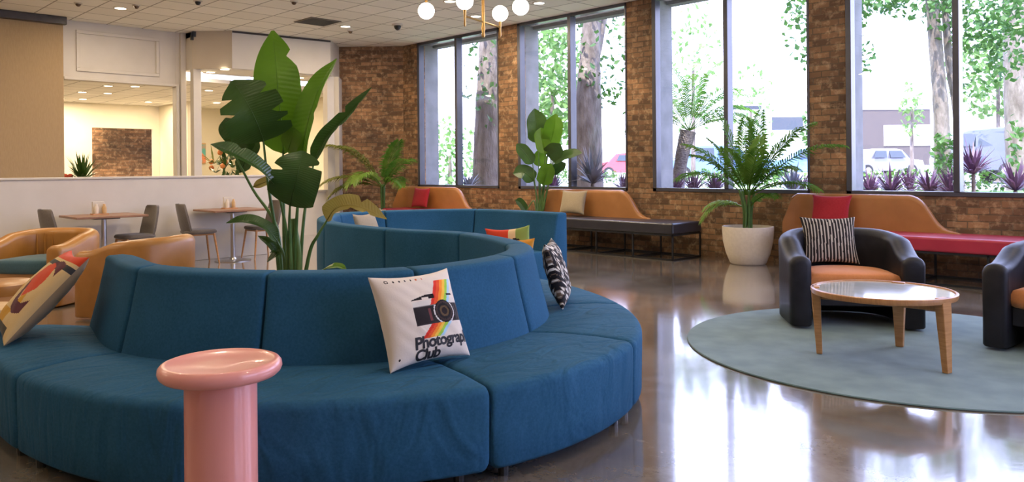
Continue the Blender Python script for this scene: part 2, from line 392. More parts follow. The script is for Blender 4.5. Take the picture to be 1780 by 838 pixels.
# enclosing walls behind the camera
m = MB(); box(m, (XR, -4.2, 0), (XR+.2, 10.0, SILL), uvs=True)
WR = [(3.4, 5.8), (6.4, 8.8)]
for a, b in ((-4.2, WR[0][0]), (WR[0][1], WR[1][0]), (WR[1][1], 10.0)): box(m, (XR, a, SILL), (XR+.2, b, ZC), uvs=True)
structure(m, 'wall_right', BRICK)
for i, (a, b) in enumerate(WR):
    e = empty(f'window_{i+7}', (XR, (a+b)/2, SILL)); e['kind'] = 'structure'; hw_ = (b-a)/2; hh_ = ZC-SILL
    fr = MB(); box(fr, (0,-hw_,0), (.1,hw_,.06)); box(fr, (0,-hw_,hh_-.06), (.1,hw_,hh_)); box(fr, (0,-hw_,0), (.1,-hw_+.06,hh_)); box(fr, (0,hw_-.06,0), (.1,hw_,hh_)); box(fr, (0,-.035,.06), (.1,.035,hh_-.06)); fr.build('window_frame', FRAME, e)
    for q_ in (-1, 1):
        g = MB(); box(g, (.05, min(q_*.035, q_*(hw_-.06)), .06), (.056, max(q_*.035, q_*(hw_-.06)), hh_-.06)); g.build('window_pane', GLASS, e)
m = MB(); box(m, (-23.5, -4.2, 0), (XR, -4.0, ZC)); structure(m, 'wall_near', BEIGE)
# left side walls
m = MB(); box(m, (-14.95, -4.0, 0), (-14.78, 3.86, ZC), uvs=True); structure(m, 'wall_tan', TAN)
m = MB(); box(m, (-14.78, -4.0, 3.80), (-14.66, 3.89, ZC)); structure(m, 'trim_2', DARKTRIM, bevel=.01)
m = MB()
box(m, (-15.1, 3.86, 2.90), (-14.95, 5.80, ZC)); box(m, (-15.1, 5.80, 0), (-14.95, 5.98, ZC)); box(m, (-15.1, 3.86, 0), (-14.95, 5.80, 1.0))
box(m, (-14.95, 3.875, 0), (-14.93, 3.90, ZC))
structure(m, 'wall_left', WHITE, bevel=.004)
m = MB()
for lo, hi in (((-14.95,4.10,3.72),(-14.92,5.50,3.78)),((-14.95,4.10,3.06),(-14.92,5.50,3.12)),((-14.95,4.10,3.12),(-14.92,4.16,3.72)),((-14.95,5.44,3.12),(-14.92,5.50,3.72))): box(m, lo, hi)
box(m, (-14.95, 3.9, 2.90), (-14.90, 5.80, 2.95)); box(m, (-14.95, 5.80, 1.0), (-14.91, 5.86, 2.95)); box(m, (-14.95, 5.88, 0), (-14.89, 5.98, ZC))
structure(m, 'trim_3', WHITE, bevel=.008)
m = MB(); box(m, (-15.0, 5.98, 3.82), (-14.55, 6.03, ZC-.01)); box(m, (-14.62, 5.95, 3.76), (-14.58, 6.0, 3.9)); structure(m, 'trim_4', BLACKP)
# soffit over the second interior opening
sof = [(-15.1, 5.98), (-14.62, 5.98), (-14.05, 6.50), (-13.82, 8.46), (-14.42, 9.04), (-15.1, 9.2)]
m = MB(); prism(m, sof, 3.22, ZC)
o = structure(m, 'wall_soffit', [WHITE, BEIGE]); o.data.polygons[1].material_index = 1
m = MB(); prism(m, [(x+.012, y) for x, y in sof[2:4]] + [(-14.0, 8.4), (-14.2, 6.6)], 3.89, 3.925); structure(m, 'trim_5', DARKTRIM)
m = MB(); box(m, (-14.72, 5.98, 0), (-14.56, 6.13, 3.22)); structure(m, 'trim_6', WHITE, bevel=.01)
m = MB(); box(m, (-14.12, 8.46, 0), (-13.95, 8.62, 3.22)); prism(m, [(-13.98, 8.62), (-13.9, 8.70), (-14.35, 9.06), (-14.44, 8.98)], 0, 3.22); structure(m, 'trim_7', WHITE, bevel=.006)
m = MB(); prism(m, [(-14.65, 6.13), (-14.2, 6.6), (-14.02, 8.5), (-14.17, 8.5), (-14.33, 6.66), (-14.76, 6.2)], 0, .86); structure(m, 'wall_low', WHITE)
m = MB(); prism(m, [(-14.60, 6.13), (-14.14, 6.58), (-13.97, 8.5), (-14.22, 8.5), (-14.38, 6.66), (-14.80, 6.2)], .86, .90); structure(m, 'trim_8', WHITE, bevel=.006)
# half height partition behind the dining tables
m = MB(); box(m, (-11.48, -4.0, 0), (-11.30, 5.80, 1.205)); box(m, (-11.50, -4.0, 1.205), (-11.28, 5.82, 1.235)); structure(m, 'wall_partition', WHITE, bevel=.006)
# room beyond
m = MB(); box(m, (-23.5, -4.0, 3.05), (-15.1, 10.0, 3.12), uvs=True); prism(m, [(-15.1,5.98),(-14.7,5.98),(-14.1,6.5),(-13.95,8.46),(-14.42,9.0),(-15.1,9.1)], 3.215, 3.22); structure(m, 'ceiling_lounge', TILE)
m = MB()
yb0, yb1 = on_x(160, 250, -21.5).y, on_x(266, 250, -21.5).y; zb = on_x(210, 223, -21.5).z
box(m, (-21.6, -4.0, 0), (-21.5, yb0, 3.05)); box(m, (-21.6, yb1, 0), (-21.5, 13.0, 3.05)); box(m, (-21.6, yb0, zb), (-21.5, yb1, 3.05))
structure(m, 'wall_lounge', CREAM)
m = MB(); box(m, (-23.1, 3.0, 0), (-23.0, 11.0, 3.05), uvs=True); structure(m, 'wall_lounge_brick', BRICK)
m = MB(); box(m, (-21.5, 9.9, 0), (-14.4, 10.0, 3.2)); structure(m, 'wall_lounge_side', CREAM)
m = MB(); yc = on_x(276, 200, -21.5).y; box(m, (-21.5, yc, 0), (-19.6, yc+.12, 3.05)); structure(m, 'wall_lounge_return', CREAM)

# ------------------------------------------------------------------ outside ground
GZ = .70
PAVE = noise_mat('pavement', (.24,.24,.235), (.30,.30,.29), 2, .9)
MULCH = noise_mat('mulch', (.10,.07,.05), (.17,.12,.09), 20, .95, bump=.8)
GRASSM = noise_mat('grass', (.13,.24,.04), (.22,.34,.08), 12, .9, bump=.6)
m = MB(); box(m, (-60, 10.56, -.3), (40, 14.4, GZ+.05)); structure(m, 'planter_bed', MULCH)
m = MB(); box(m, (-60, 14.4, -.3), (40, 20.0, GZ+.02)); structure(m, 'lawn_ground', GRASSM)
m = MB(); box(m, (-160, 20.0, -.3), (90, 160, GZ)); structure(m, 'parking_ground', PAVE)

# ------------------------------------------------------------------ curved sofa
C1 = Vector((-4.08, 2.62)); C2 = Vector((-6.35, 5.15))
def pol(c, r, a): a = math.radians(a); return (c.x + r*math.cos(a), c.y + r*math.sin(a))
BS = [(-4.98, 1.42), (-4.12, 1.31), (-3.37, 1.665), pol(C1, 1.21, -16), (-2.97, 3.06), (-3.45, 3.68), (-4.42, 4.06), (-5.25, 3.95),
      (-6.35, 4.07), pol(C2, 1.08, -155), pol(C2, 1.08, 172), pol(C2, 1.08, 119), (-5.62, 6.12)]
OS = [(-5.40, .93), (-4.02, .845), pol(C1, 1.78, -53), (-2.335, 2.17), (-2.42, 3.25), (-3.15, 4.10), (-4.35, 4.60), (-5.25, 4.47),
      (-6.30, 4.60), pol(C2, .55, -155), pol(C2, .55, 172), pol(C2, .55, 119), (-5.62, 5.58)]
NS = 10
BC = catmull([(x, y, 0) for x, y in BS], NS); OC = catmull([(x, y, 0) for x, y in OS], NS)
sofa = empty('curved_sofa', (C1.x, C1.y, 0), label='large serpentine sofa in blue fabric curling around the tall plant', cat='sofa')
SO = Vector((C1.x, C1.y, 0))
def module(i, prof, name, material, wob=0):
    """prof(L) -> list of (x along seat direction from the back line, z)"""
    m = MB(); R = []
    idx = [i*NS + k for k in range(NS+1)]
    pts = [(BC[k], OC[k]) for k in idx]
    def ring(t, inset, tt=0):
        k = min(int(t), NS-1); f = t-k
        b = pts[k][0].lerp(pts[k+1][0], f); o = pts[k][1].lerp(pts[k+1][1], f)
        d = (o-b); L = d.length; d.normalize(); P = prof(L)
        xm = sum(p[0] for p in P)/len(P); zm = sum(p[1] for p in P)/len(P)
        xa = min(p[0] for p in P); xb = max(p[0] for p in P); za = min(p[1] for p in P); zb = max(p[1] for p in P)
        out = []
        for x, z in P:
            x2 = xm + (x-xm)*(1-2*inset/(xb-xa)); z2 = zm + (z-zm)*(1-2*inset/(zb-za))
            if wob and z > .38: z2 += wob*math.sin(PI*t/NS)*math.sin(PI*max(0, min(1, x/L)))
            out.append(b + d*x2 + Vector((0, 0, z2)) - SO)
        return out
    l = (pts[NS//2+1][0]-pts[NS//2-1][0]).length/2 + .02
    for off, ins in ((.004, .028), (.010, .013), (.020, .004), (.034, 0)): R.append(ring(min(off/l, .5), ins))
    for t in range(1, NS): R.append(ring(t, 0))
    for off, ins in ((.034, 0), (.020, .004), (.010, .013), (.004, .028)): R.append(ring(NS-min(off/l, .5), ins))
    rings(m, R)
    return m.build(name, material, sofa, smooth=True, sharp=50)
def seat_prof(L):
    P = [(-.06, .06), (L-.015, .06), (L-.002, .075), (L, .20), (L+.003, .34)]
    for a in range(0, 91, 15): P.append((L-.040+.042*math.cos(math.radians(a)), .370+.040*math.sin(math.radians(a))))
    P += [(L*.66, .419), (L*.33, .419), (.02, .408), (-.06, .40)]
    return P
def back_prof(L):
    P = [(-.25, .055), (-.015, .055), (0, .40), (-.052, .60)]
    for a in range(-10, 91, 20): P.append((-.122+.03*math.cos(math.radians(a)), .785+.03*math.sin(math.radians(a))))
    P.append((-.19, .820))
    for a in range(90, 181, 15): P.append((-.232+.022*math.cos(math.radians(a)), .793+.022*math.sin(math.radians(a))))
    P.append((-.257, .40))
    return P
for i in range(len(BS)-1):
    module(i, seat_prof, 'seat_section', SOFAW, wob=.008)
    module(i, back_prof, 'backrest_section', SOFA)
    k = i*NS
    for kk in (k+1, k+NS-1):
        for fr in (.12, .86):
            p = BC[kk].lerp(OC[kk], fr) - SO
            m = MB(); lathe(m, [(.022, 0), (.025, .06)], (p.x, p.y, 0), 10); m.build('foot', BLACKP, sofa)

# ------------------------------------------------------------------ cushions
def pillow_pt(u, v, w, h, t, side):
    """u,v in -1..1"""
    pin = .11
    x = u*w/2*(1 - pin*(1-abs(v)**2.2)*abs(u)**3)
    y = v*h/2*(1 - pin*(1-abs(u)**2.2)*abs(v)**3)
    e = max(0, (1-u*u))*max(0, (1-v*v))
    return Vector((x, y, side*t/2*(e**.42)))
def pillow(name, w, h, t, matn, M, label=None, pattern=None, n=26, back=None, group=None, crease=0.0, seed=1):
    rnd = random.Random(seed)
    ph = [rnd.uniform(0, 6) for _ in range(6)]
    m = MB()
    idx = {}
    for side in (1, -1):
        for i in range(n+1):
            for j in range(n+1):
                edge = i in (0, n) or j in (0, n)
                if side == -1 and edge: idx[(side, i, j)] = idx[(1, i, j)]; continue
                u = 2*i/n-1; v = 2*j/n-1
                u = math.copysign(abs(u)**.8, u); v = math.copysign(abs(v)**.8, v)
                p = pillow_pt(u, v, w, h, t, side)
                if crease:
                    e = (1-u*u)*(1-v*v)
                    p.z += side*crease*(math.sin(7*u+3*v+ph[0])+math.sin(11*v-4*u+ph[1])+.7*math.sin(17*(u+v)+ph[2]))*(e**.5)*(1 if abs(u)+abs(v) > .55 else .45)
                idx[(side, i, j)] = len(m.v); m.v.append(M @ p)
    cols = []
    for side in (1, -1):
        for i in range(n):
            for j in range(n):
                f = [idx[(side, i, j)], idx[(side, i+1, j)], idx[(side, i+1, j+1)], idx[(side, i, j+1)]]
                if side == -1: f = f[::-1]
                m.face(f)
                if pattern:
                    uc = 2*(i+.5)/n-1; vc = 2*(j+.5)/n-1
                    uc = math.copysign(abs(uc)**.8, uc); vc = math.copysign(abs(vc)**.8, vc)
                    cols.append(pattern((uc+1)/2, (vc+1)/2) if side == 1 else (back or pattern((uc+1)/2, (vc+1)/2)))
    o = m.build(name, matn, smooth=True, sharp=80, origin=M.translation)
    if pattern:
        a = o.data.color_attributes.new('pattern', 'FLOAT_COLOR', 'CORNER'); k = 0
        arr = []
        for c, p in zip(cols, o.data.polygons):
            for _ in range(p.loop_total): arr += [c[0], c[1], c[2], 1]
        a.data.foreach_set('color', arr)
    if label: tag(o, label, 'cushion', group)
    return o
def frame(center, xdir, up):
    x = Vector(xdir).normalized(); y = Vector(up); y = (y - x*y.dot(x)).normalized(); z = x.cross(y)
    return Matrix(((x.x, y.x, z.x, center[0]), (x.y, y.y, z.y, center[1]), (x.z, y.z, z.z, center[2]), (0, 0, 0, 1)))
def srgb(r, g, b): return tuple(((c/255)/12.92 if c/255 <= .04045 else ((c/255+.055)/1.055)**2.4) for c in (r, g, b))

# photography club cushion
K = srgb(28,24,26); PAPER = srgb(222,210,195)
def club(u, v):
    X, Y = u, 1-v                       # Y down
    def seg(x0, y0, x1, y1): return x0 <= X <= x1 and y0 <= Y <= y1
    base = PAPER
    r = math.hypot((X-.69), (Y-.50)*1.02)
    # lens
    if r < .125:
        if r > .112: return srgb(20,18,20)
        if r > .090: return srgb(60,44,42)
        if r > .062: return srgb(30,26,28)
        if r > .038: return srgb(92,72,48)
        return srgb(34,24,26)
    # camera body
    if seg(.31, .425, .96, .615):
        if r < .14: return srgb(210,205,200)
        if Y > .60: return srgb(50,44,46)
        if .49 < X < .51 and .45 < Y < .58: return srgb(110,60,60)
        if X > .84 and int((X-.8)*60) % 3 == 0: return srgb(70,66,70)
        return srgb(38,32,34)
    if seg(.31, .36, .96, .425):
        if Y > .413: return srgb(120,116,112)
        if not (.66 < X + (Y-.14)*.55 < .94): return srgb(214,208,198)
    if .31 < X < .60 and .30 < Y < .345 and Y > .345 - .045*min(1, (X-.29)*5) and not (.44 < X < .53 and Y > .325): return K
    if .78 < X < .88 and .315 < Y < .335: return K
    # slanted stripes
    s = X + Y*.42
    if (.14 < Y < .425) or (.615 < Y < .755):
        if Y > .5: k = (X + (Y-.615)*1.05 - .49)/.046
        else: k = (X + (Y-.14)*.55 - .68)/.043
        if 0 <= k < 6:
            return [srgb(214,52,36), srgb(226,84,40), srgb(240,140,44), srgb(238,190,70), srgb(160,200,70), srgb(170,205,225)][int(k)]
    if (X-.13)**2+(Y-.085)**2 < .022**2 and (X-.13)**2+(Y-.085)**2 > .012**2: return K
    if abs(Y-.09) < .012 and .19 < X < .60 and (int(X*60) % 4 == 0): return K if X < .45 else srgb(190,90,40)
    if (X-.08)**2+(Y-.91)**2 < .012**2: return K
    return base
cw, chh = .45, .43
bl = on_z(677, 650, .425); br = on_z(818, 618, .425)
xd = (br-bl).normalized(); out = Vector((xd.y, -xd.x, 0))
upv = (Vector((0,0,1)) - out*.42).normalized()
cen = (bl+br)/2 + upv*chh*.5 + Vector((0,0,0))
Mc = frame(cen, xd, upv)
ph = pillow('photo_cushion', cw, chh, .165, attr_fabric('club_print'), Mc, 'white cushion printed with a camera, rainbow stripes and Photography Club lettering', club, n=150, back=srgb(225,214,200), crease=.0016, seed=5)
def lettering(body, x0, y0, size, parent):
    cu = bpy.data.curves.new('lettering', 'FONT'); cu.body = body; cu.size = size; cu.offset = size*.034; cu.resolution_u = 4; cu.space_character = .93
    to = bpy.data.objects.new('tmp', cu); COL.objects.link(to); bpy.context.view_layer.update()
    me = bpy.data.meshes.new_from_object(to); bpy.data.objects.remove(to)
    import bmesh
    bm = bmesh.new(); bm.from_mesh(me); bmesh.ops.triangulate(bm, faces=bm.faces[:])
    for _ in range(4):
        le = [e for e in bm.edges if e.calc_length() > .007]
        if not le: break
        bmesh.ops.subdivide_edges(bm, edges=le, cuts=1); bmesh.ops.triangulate(bm, faces=bm.faces[:])
    bm.to_mesh(me); bm.free()
    vs = []; keep = []
    rnd = random.Random(5); phs = [rnd.uniform(0, 6) for _ in range(6)]
    for v in me.vertices:
        X = (x0 + v.co.x)/cw*2-1; Y = (y0 + v.co.y)/chh*2-1
        u = max(-.999, min(.999, X/(1-.03))); w = max(-.999, min(.999, Y/(1-.03)))
        p = pillow_pt(u, w, cw, chh, .165, 1)
        e = (1-u*u)*(1-w*w)
        p.z += .0016*(math.sin(7*u+3*w+phs[0])+math.sin(11*w-4*u+phs[1])+.7*math.sin(17*(u+w)+phs[2]))*(e**.5)*(1 if abs(u)+abs(w) > .55 else .45)
        p.x = u*cw/2*(1-.11*(1-abs(w)**2.2)*abs(u)**3); p.z += .0016; vs.append(Mc @ p - Mc.translation); keep.append(abs(X) < .955)
    mb = MB(); mb.v = vs
    for p in me.polygons:
        if all(keep[i] for i in p.vertices): mb.face(list(p.vertices))
    o = mb.build('lettering', mat('print_ink_'+body.lower(), (.012,.010,.012), .7), parent)
    return o
lettering('Photography', .265*cw, .160*chh, .074, ph)
lettering('Club', .265*cw, .028*chh, .074, ph)

# colourful cushion at the left
def abstract(u, v):
    x, y = u, v
    if y < .12 and x < .9: return srgb(70,66,58)
    d1 = math.hypot(x-.75, y-.55)
    if math.hypot(x-.62, (y-.60)) < .20 and x+y > 1.05 : return srgb(206,70,36)
    if .20 < d1 < .31 and x < .9: return srgb(88,38,50)
    if math.hypot(x-.45, y-.30) < .24 and y < .26: return srgb(204,150,36)
    if .24 <= math.hypot(x-.45, y-.30) < .34 and .35 < y < .5: return srgb(204,150,36)
    if y > .88: return srgb(206,70,36)
    if .78 < y < .84: return srgb(60,60,62)
    return srgb(212,182,130)
pb0 = Vector((-4.62, .93, .435)); pt0 = Vector((-4.56, 1.30, .835))
up2 = (pt0-pb0); Ln = up2.length
awy = Vector((-1, .10, 0))
c = (pb0+pt0)/2 + awy.normalized()*.24
Ml = frame(c, (-1*awy).normalized(), up2)
pillow('patterned_cushion', .50, Ln*1.04, .17, attr_fabric('abstract_print'), Ml, 'cushion with red, mustard and cream abstract shapes leaning at the left end of the sofa', abstract, n=90, back=srgb(150,130,104), crease=.002, seed=2)
# black and white cushion
def bw(u, v):
    a = math.sin(44*v + 5*math.sin(7*u+3*v) + 3.5*math.sin(19*u+11*v)) + .9*math.sin(31*u+37*v+3*math.sin(27*u+19*v)) - .2
    if a > .55: return srgb(225,218,205)
    if a > .1: return srgb(150,140,128)
    if a > -.25: return srgb(96,80,66)
    return srgb(28,26,30)
n5 = Vector((.80, .60, 0)); x5 = Vector((-n5.y, n5.x, 0))
b5 = on_z(972, 530, .43)
c = Vector((-3.395, 3.74, .625)); up5 = (Vector((0,0,1)) - n5*.28).normalized()
pillow('zebra_cushion', .44, .42, .13, attr_fabric('zebra_print'), frame(c, x5, up5), 'black and white streaked cushion on the right side of the blue sofa', bw, n=90, crease=.003, seed=3)
# far colourful cushion + mustard cushion on the hidden seat
def fest(u, v):
    x, y = u, v
    if y > .62 and x > .45: return srgb(214,70,40)
    if abs(y-.5-.25*math.sin(x*5)) < .06: return srgb(40,34,34)
    if math.hypot(x-.5, y-.2) < .28: return srgb(222,160,100)
    if x < .3: return srgb(140,160,80)
    return srgb(230,200,150)
pa = at(887, 430, 6.0); pa.z = .635; nA = Vector((.25, .95, .25)).normalized()
pillow('patterned_cushion', .36, .44, .13, attr_fabric('festive_print'), frame(pa, -RGT+FWD*.3+Vector((0,0,-.10)), Vector((0,-.1,1))), 'cushion with red, green and peach shapes peeking over the far backrest', fest, n=50, back=None, seed=4)
pillow('mustard_cushion', .34, .36, .12, MUST, frame(Vector((at(890, 430, 5.86).x, at(890, 430, 5.86).y, .605)), RGT, Vector((.1,-.2,.9))), 'plain mustard cushion just below the patterned cushion behind the sofa back', n=20)
pillow('beige_cushion', .42, .42, .12, BEIGEF, frame(Vector((-6.98, 4.72, .64)), Vector((-.42,.9,0)), Vector((-.3,-.15,1))), 'small pale cushion deep in the far left curve of the blue sofa', n=20)

# ------------------------------------------------------------------ pink side table
m = MB()
T = empty('side_table', (-2.588, 1.148, 0), label='glossy pink pedestal side table with round mushroom top beside the blue sofa', cat='side table')
lathe(m, [(.125, 0), (.128, .01), (.122, .03), (.1175, .10), (.1175, .602)], n=64); m.build('pedestal', PINK, T, smooth=True)
m = MB(); lathe(m, [(.10, .600), (.165, .600), (.185, .605), (.196, .615), (.201, .628), (.199, .642), (.191, .652), (.180, .656), (.172, .654), (.160, .648), (.05, .647), (.0001, .647)], n=96); m.build('table_top', PINK, T, smooth=True, sharp=60)

# ------------------------------------------------------------------ rug, coffee table
m = MB(); lathe(m, [(1.53, 0.001), (1.535, .006), (1.53, .012), (.0001, .013)], n=128)
o = m.build('round_rug', RUG, smooth=True); o.location = (-2.0, 5.92, 0); tag(o, 'round teal rug under the coffee table and armchairs', 'rug')
CT = empty('coffee_table', (-1.975, 5.40, .013), label='three legged oak coffee table with round pale stone top', cat='coffee table')
m = MB(); lathe(m, [(.40, .418), (.440, .425), (.447, .440), (.447, .458), (.440, .462), (.428, .462), (.424, .452)], n=96, caps=False); m.build('table_rim', OAKT, CT, smooth=True, sharp=50)
m = MB(); lathe(m, [(.40, .420), (.4265, .430), (.4265, .4535), (.0001, .4535)], n=96); m.build('table_top', MARBLE, CT, smooth=True, sharp=50)
cc = Vector((-1.975, 5.40, 0))
m = MB()
feet = [Vector((-2.335, 5.245, 0)), Vector((-2.015, 5.83, 0)), Vector((-1.55, 5.285, 0))]
for i, f in enumerate(feet):
    d = (f-cc).normalized(); top = d*.415; bot = f-cc; bot.z = 0.0
    s = Vector((-d.y, d.x, 0))
    q = MB(); R = []
    for t, w, th in ((0, .050, .038), (.35, .064, .046), (.75, .084, .056), (.93, .088, .056), (1, .086, .054)):
        p = bot.lerp(Vector((top.x, top.y, .462)), t)
        R.append([p + s*a*w/2 + d*b*th/2 for a, b in ((-1,-1),(1,-1),(1,1),(-1,1))])
    rings(q, R); q.build('leg', OAK, CT, bevel=.006)
    g = feet[(i+1) % 3]-cc; g = g.normalized()*.385; g0 = d*.385
    bar(m, (g0.x, g0.y, .398), (g.x, g.y, .398), .022, .045)
m.build('apron', OAKT, CT, bevel=.003)

# ------------------------------------------------------------------ tub armchairs
def tub_chair(name, shell, seatm, loc, face, label, W=.90, D=.84, armh=.60, backh=.745, th=.135, seath=.43, ground=.02, base=None, arm_fwd=0, pleats=False, group=None):
    """face: unit vector the chair looks along"""
    rz = math.atan2(face[1], face[0]) + PI/2
    E = empty(name, loc, rz, label, 'armchair', group)
    r = W/2 - th/2
    path = []
    nA = 8; nB = 22
    yf = -D/2; yc = D/2 - th/2 - r*.92
    for i in range(nA): path.append((Vector((-r*(1-.03*(1-i/nA)), yf + (yc-yf)*i/nA, 0)), Vector((-1, 0, 0)), i/nA*.3))
    for i in range(nB+1):
        a = PI - PI*i/nB; ex = .86
        cx_ = math.copysign(abs(math.cos(a))**ex, math.cos(a))*r; sy_ = abs(math.sin(a))**ex*r*.92
        path.append((Vector((cx_, yc+sy_, 0)), Vector((math.cos(a), math.sin(a), 0)), .3+.4*i/nB))
    for i in range(1, nA+1): path.append((Vector((r*(1-.03*(i/nA)), yc + (yf-yc)*i/nA, 0)), Vector((1, 0, 0)), .7+.3*i/nA))
    def hgt(t):
        k = min(t, 1-t)/.5
        k = max(0, min(1, (k-.12)/.75)); k = k*k*(3-2*k)
        return armh + (backh-armh)*k
    m = MB(); R = []
    def ring(p, nrm, h, ins=0):
        t2 = th/2 - ins; out = []
        z0 = ground; zt = h-ins; rr = min(.062, t2*.98)
        P = [(-t2+.01, z0), (t2-.01, z0), (t2, z0+.012), (t2, (z0+zt)*.5), (t2+.004, zt-rr)]
        for a in range(15, 166, 15): P.append((t2*math.cos(math.radians(a)), zt-rr+rr*math.sin(math.radians(a))))
        P += [(-t2, zt-rr), (-t2, (z0+zt)*.5), (-t2, z0+.012)]
        return [p + nrm*x + Vector((0, 0, z)) for x, z in P]
    p0, n0, t0 = path[0]; pe, ne, te = path[-1]
    for off, ins in ((0, .045), (.006, .022), (.02, .007), (.045, 0)): R.append(ring(p0+Vector((0, off, 0)), n0, hgt(0), ins))
    for p, nr, t in path[1:-1]: R.append(ring(p, nr, hgt(t)))
    for off, ins in ((.045, 0), (.02, .007), (.006, .022), (0, .045)): R.append(ring(pe+Vector((0, off, 0)), ne, hgt(1), ins))
    rings(m, R); m.build('shell', shell, E, smooth=True, sharp=60)
    # seat cushion
    q = MB(); R = []
    ir = r - th/2 - .004
    def outline(k):
        pts = []
        yfr = yf + .05
        for i in range(7): a = -1 + 2*i/6; pts.append(Vector((a*ir*k*.985, yfr + .03*a*a - (k-1)*.2 - .02*(1-k), 0)))
        for i in range(15): a = PI*i/14; pts.append(Vector((math.cos(a)*ir*k, (yc+math.sin(a)*ir*.9*k), 0)))
        return pts
    for k, z in ((.90, seath-.135), (.985, seath-.12), (1, seath-.08), (.995, seath-.04), (.96, seath-.012), (.85, seath), (.5, seath+.012), (.02, seath+.014)):
        R.append([p + Vector((0, 0, z)) for p in outline(k)])
    rings(q, R); q.build('seat_cushion', seatm, E, smooth=True, sharp=70)
    q = MB(); prism(q, [(-ir*.98, yf+.09), (ir*.98, yf+.09), (ir*.98, yc), (ir*.7, yc+ir*.6), (-ir*.7, yc+ir*.6), (-ir*.98, yc)], .17 if base is None else .10, seath-.13)
    q.build('seat_base', base or shell, E, bevel=.01)
    if pleats:
        q = MB()
        for i in range(9):
            a = PI*(.22+.56*i/8)
            px_, py_ = math.cos(a)*(ir+.004), yc+math.sin(a)*(ir+.004)*.93
            tube(q, [(px_*.985, py_*.985, seath-.02), (px_, py_, seath+.12), (px_*1.01, py_*1.01, backh-.05)], [.012, .009, .003], 6)
        q.build('pleat', shell, E, smooth=True)
    return E
fA = Vector((.585, -.81, 0)).normalized()
tub_chair('armchair', CHAR, ORANGE, (-2.70, 6.54, .013), fA, 'charcoal tub armchair with orange seat holding a striped cushion', armh=.575, th=.165, W=1.03, D=.88)
tub_chair('armchair', CHAR, ORANGE, (-1.06, 6.54, .013), Vector((-.10, -.995, 0)), 'charcoal tub armchair with orange seat cut off by the right edge', armh=.60, th=.165, W=1.0, D=.88)
tub_chair('leather_armchair', LEATHER, TEALSEAT, tuple(at(82, 530, 7.9).xy)+(0,), Vector((.62, -.78, 0)).normalized(), 'tan leather tub armchair with teal seat facing the camera at far left', W=.94, D=.86, armh=.60, backh=.715, th=.15, seath=.45, base=OAK, pleats=True)
tub_chair('leather_armchair', LEATHER, TEALSEAT, tuple(at(252, 530, 7.15).xy)+(0,), (-RGT*.96+FWD*.28).normalized(), 'tan leather tub armchair seen from behind over the blue sofa back', W=.86, D=.80, armh=.60, backh=.715, th=.15, seath=.45, base=OAK, pleats=True)
# striped cushion
def stripes(u, v):
    return srgb(182,174,164) if (u*17 + .10*math.sin(7*v)) % 1 > .62 else srgb(38,34,36)
sp = Vector((-2.70, 6.54, 0)) - fA*.19 - RGT*.07
pillow('striped_cushion', .46, .42, .13, attr_fabric('stripe_print'), frame(sp + Vector((-.005,0,.660)), Vector((.81, .585, .0)), Vector((-.585*.38, .81*.38, 1))), 'black and white pinstriped cushion on the charcoal armchair', stripes, n=110, seed=9)
# stools
D1 = empty('leather_stool', (-7.12, 1.40, 0), label='round tan leather topped stool at the left edge behind the drum stool', cat='stool')
m = MB(); lathe(m, [(.24, .36), (.25, .40), (.245, .44), (.22, .455), (.0001, .46)], n=40); m.build('seat', LEATHER, D1, smooth=True)
m = MB(); lathe(m, [(.20, 0), (.245, .02), (.25, .36)], n=40); m.build('base', OAK, D1, smooth=True)
D2 = empty('drum_stool', (-6.02, 1.10, 0), label='pale wooden drum stool at the left edge beside the sofa end', cat='stool')
m = MB(); lathe(m, [(.20, 0), (.21, .01), (.212, .41), (.207, .425)], n=48); m.build('body', OAKLIGHT, D2, smooth=True)
m = MB(); lathe(m, [(.207, .425), (.195, .43), (.0001, .43)], n=48); m.build('top', OAKLIGHT, D2, smooth=True)

# ------------------------------------------------------------------ wall benches
def bench(x0, x1, bx0, bx1, seatm, label):
    E = empty('wall_bench', (x0, 9.5, 0), 0, label, 'bench', 'benches along the window wall')
    L = x1-x0
    m = MB(); box(m, (0, -.38, .36), (L, .36, .52)); m.build('seat', seatm, E, bevel=.03, seg=4)
    n = 4
    fm = MB()
    y0, y1 = -.36, .34
    for i in range(n+1):
        x = .02 + (L-.04)*i/n
        for y in (y0, y1): bar(fm, (x, y, 0), (x, y, .36), .022)
        bar(fm, (x, y0, .012), (x, y1, .012), .022); bar(fm, (x, y0, .35), (x, y1, .35), .022)
    for y in (y0, y1): bar(fm, (.01, y, .012), (L-.01, y, .012), .022); bar(fm, (.01, y, .35), (L-.01, y, .35), .022)
    fm.build('frame', STEEL, E)
    b0, b1 = bx0-x0, bx1-x0; W = b1-b0
    m = MB(); R = []; N = 44
    for i in range(N+1):
        u = i/N
        if u < .06: k = u/.06; h = .10 + .33*(k*k*(3-2*k))**.8
        elif u < .72: h = .43
        else: k = (u-.72)/.28; h = .43*(1-1/(1+math.exp(-8.5*(k-.45)))) + .012
        yy = .27 - .16*max(0, (1-u/.14))**2 - .06*max(0, (u-.8)/.2)**2
        th = .115 if u < .9 else .115-.5*(u-.9)
        if i in (0, N): th *= .55; h -= .012
        zt = .52+h; P = []
        rr = min(th/2, h*.6)
        for sx, sz in ((-1, .40), (-1, zt-rr)): P.append((sx*th/2, sz))
        for a in range(160, 19, -20): P.append((th/2*math.cos(math.radians(a)), zt-rr+rr*math.sin(math.radians(a))))
        P += [(th/2, zt-rr), (th/2, .40)]
        R.append([Vector((b0+W*u, yy+px_, pz_)) for px_, pz_ in P])
    rings(m, R); m.build('backrest', BLEATHER, E, smooth=True, sharp=65)
    return E
bench(-13.02, -10.25, -13.28, -10.86, REDV, 'farthest window bench with red seat and tan backrest beyond the blue sofa')
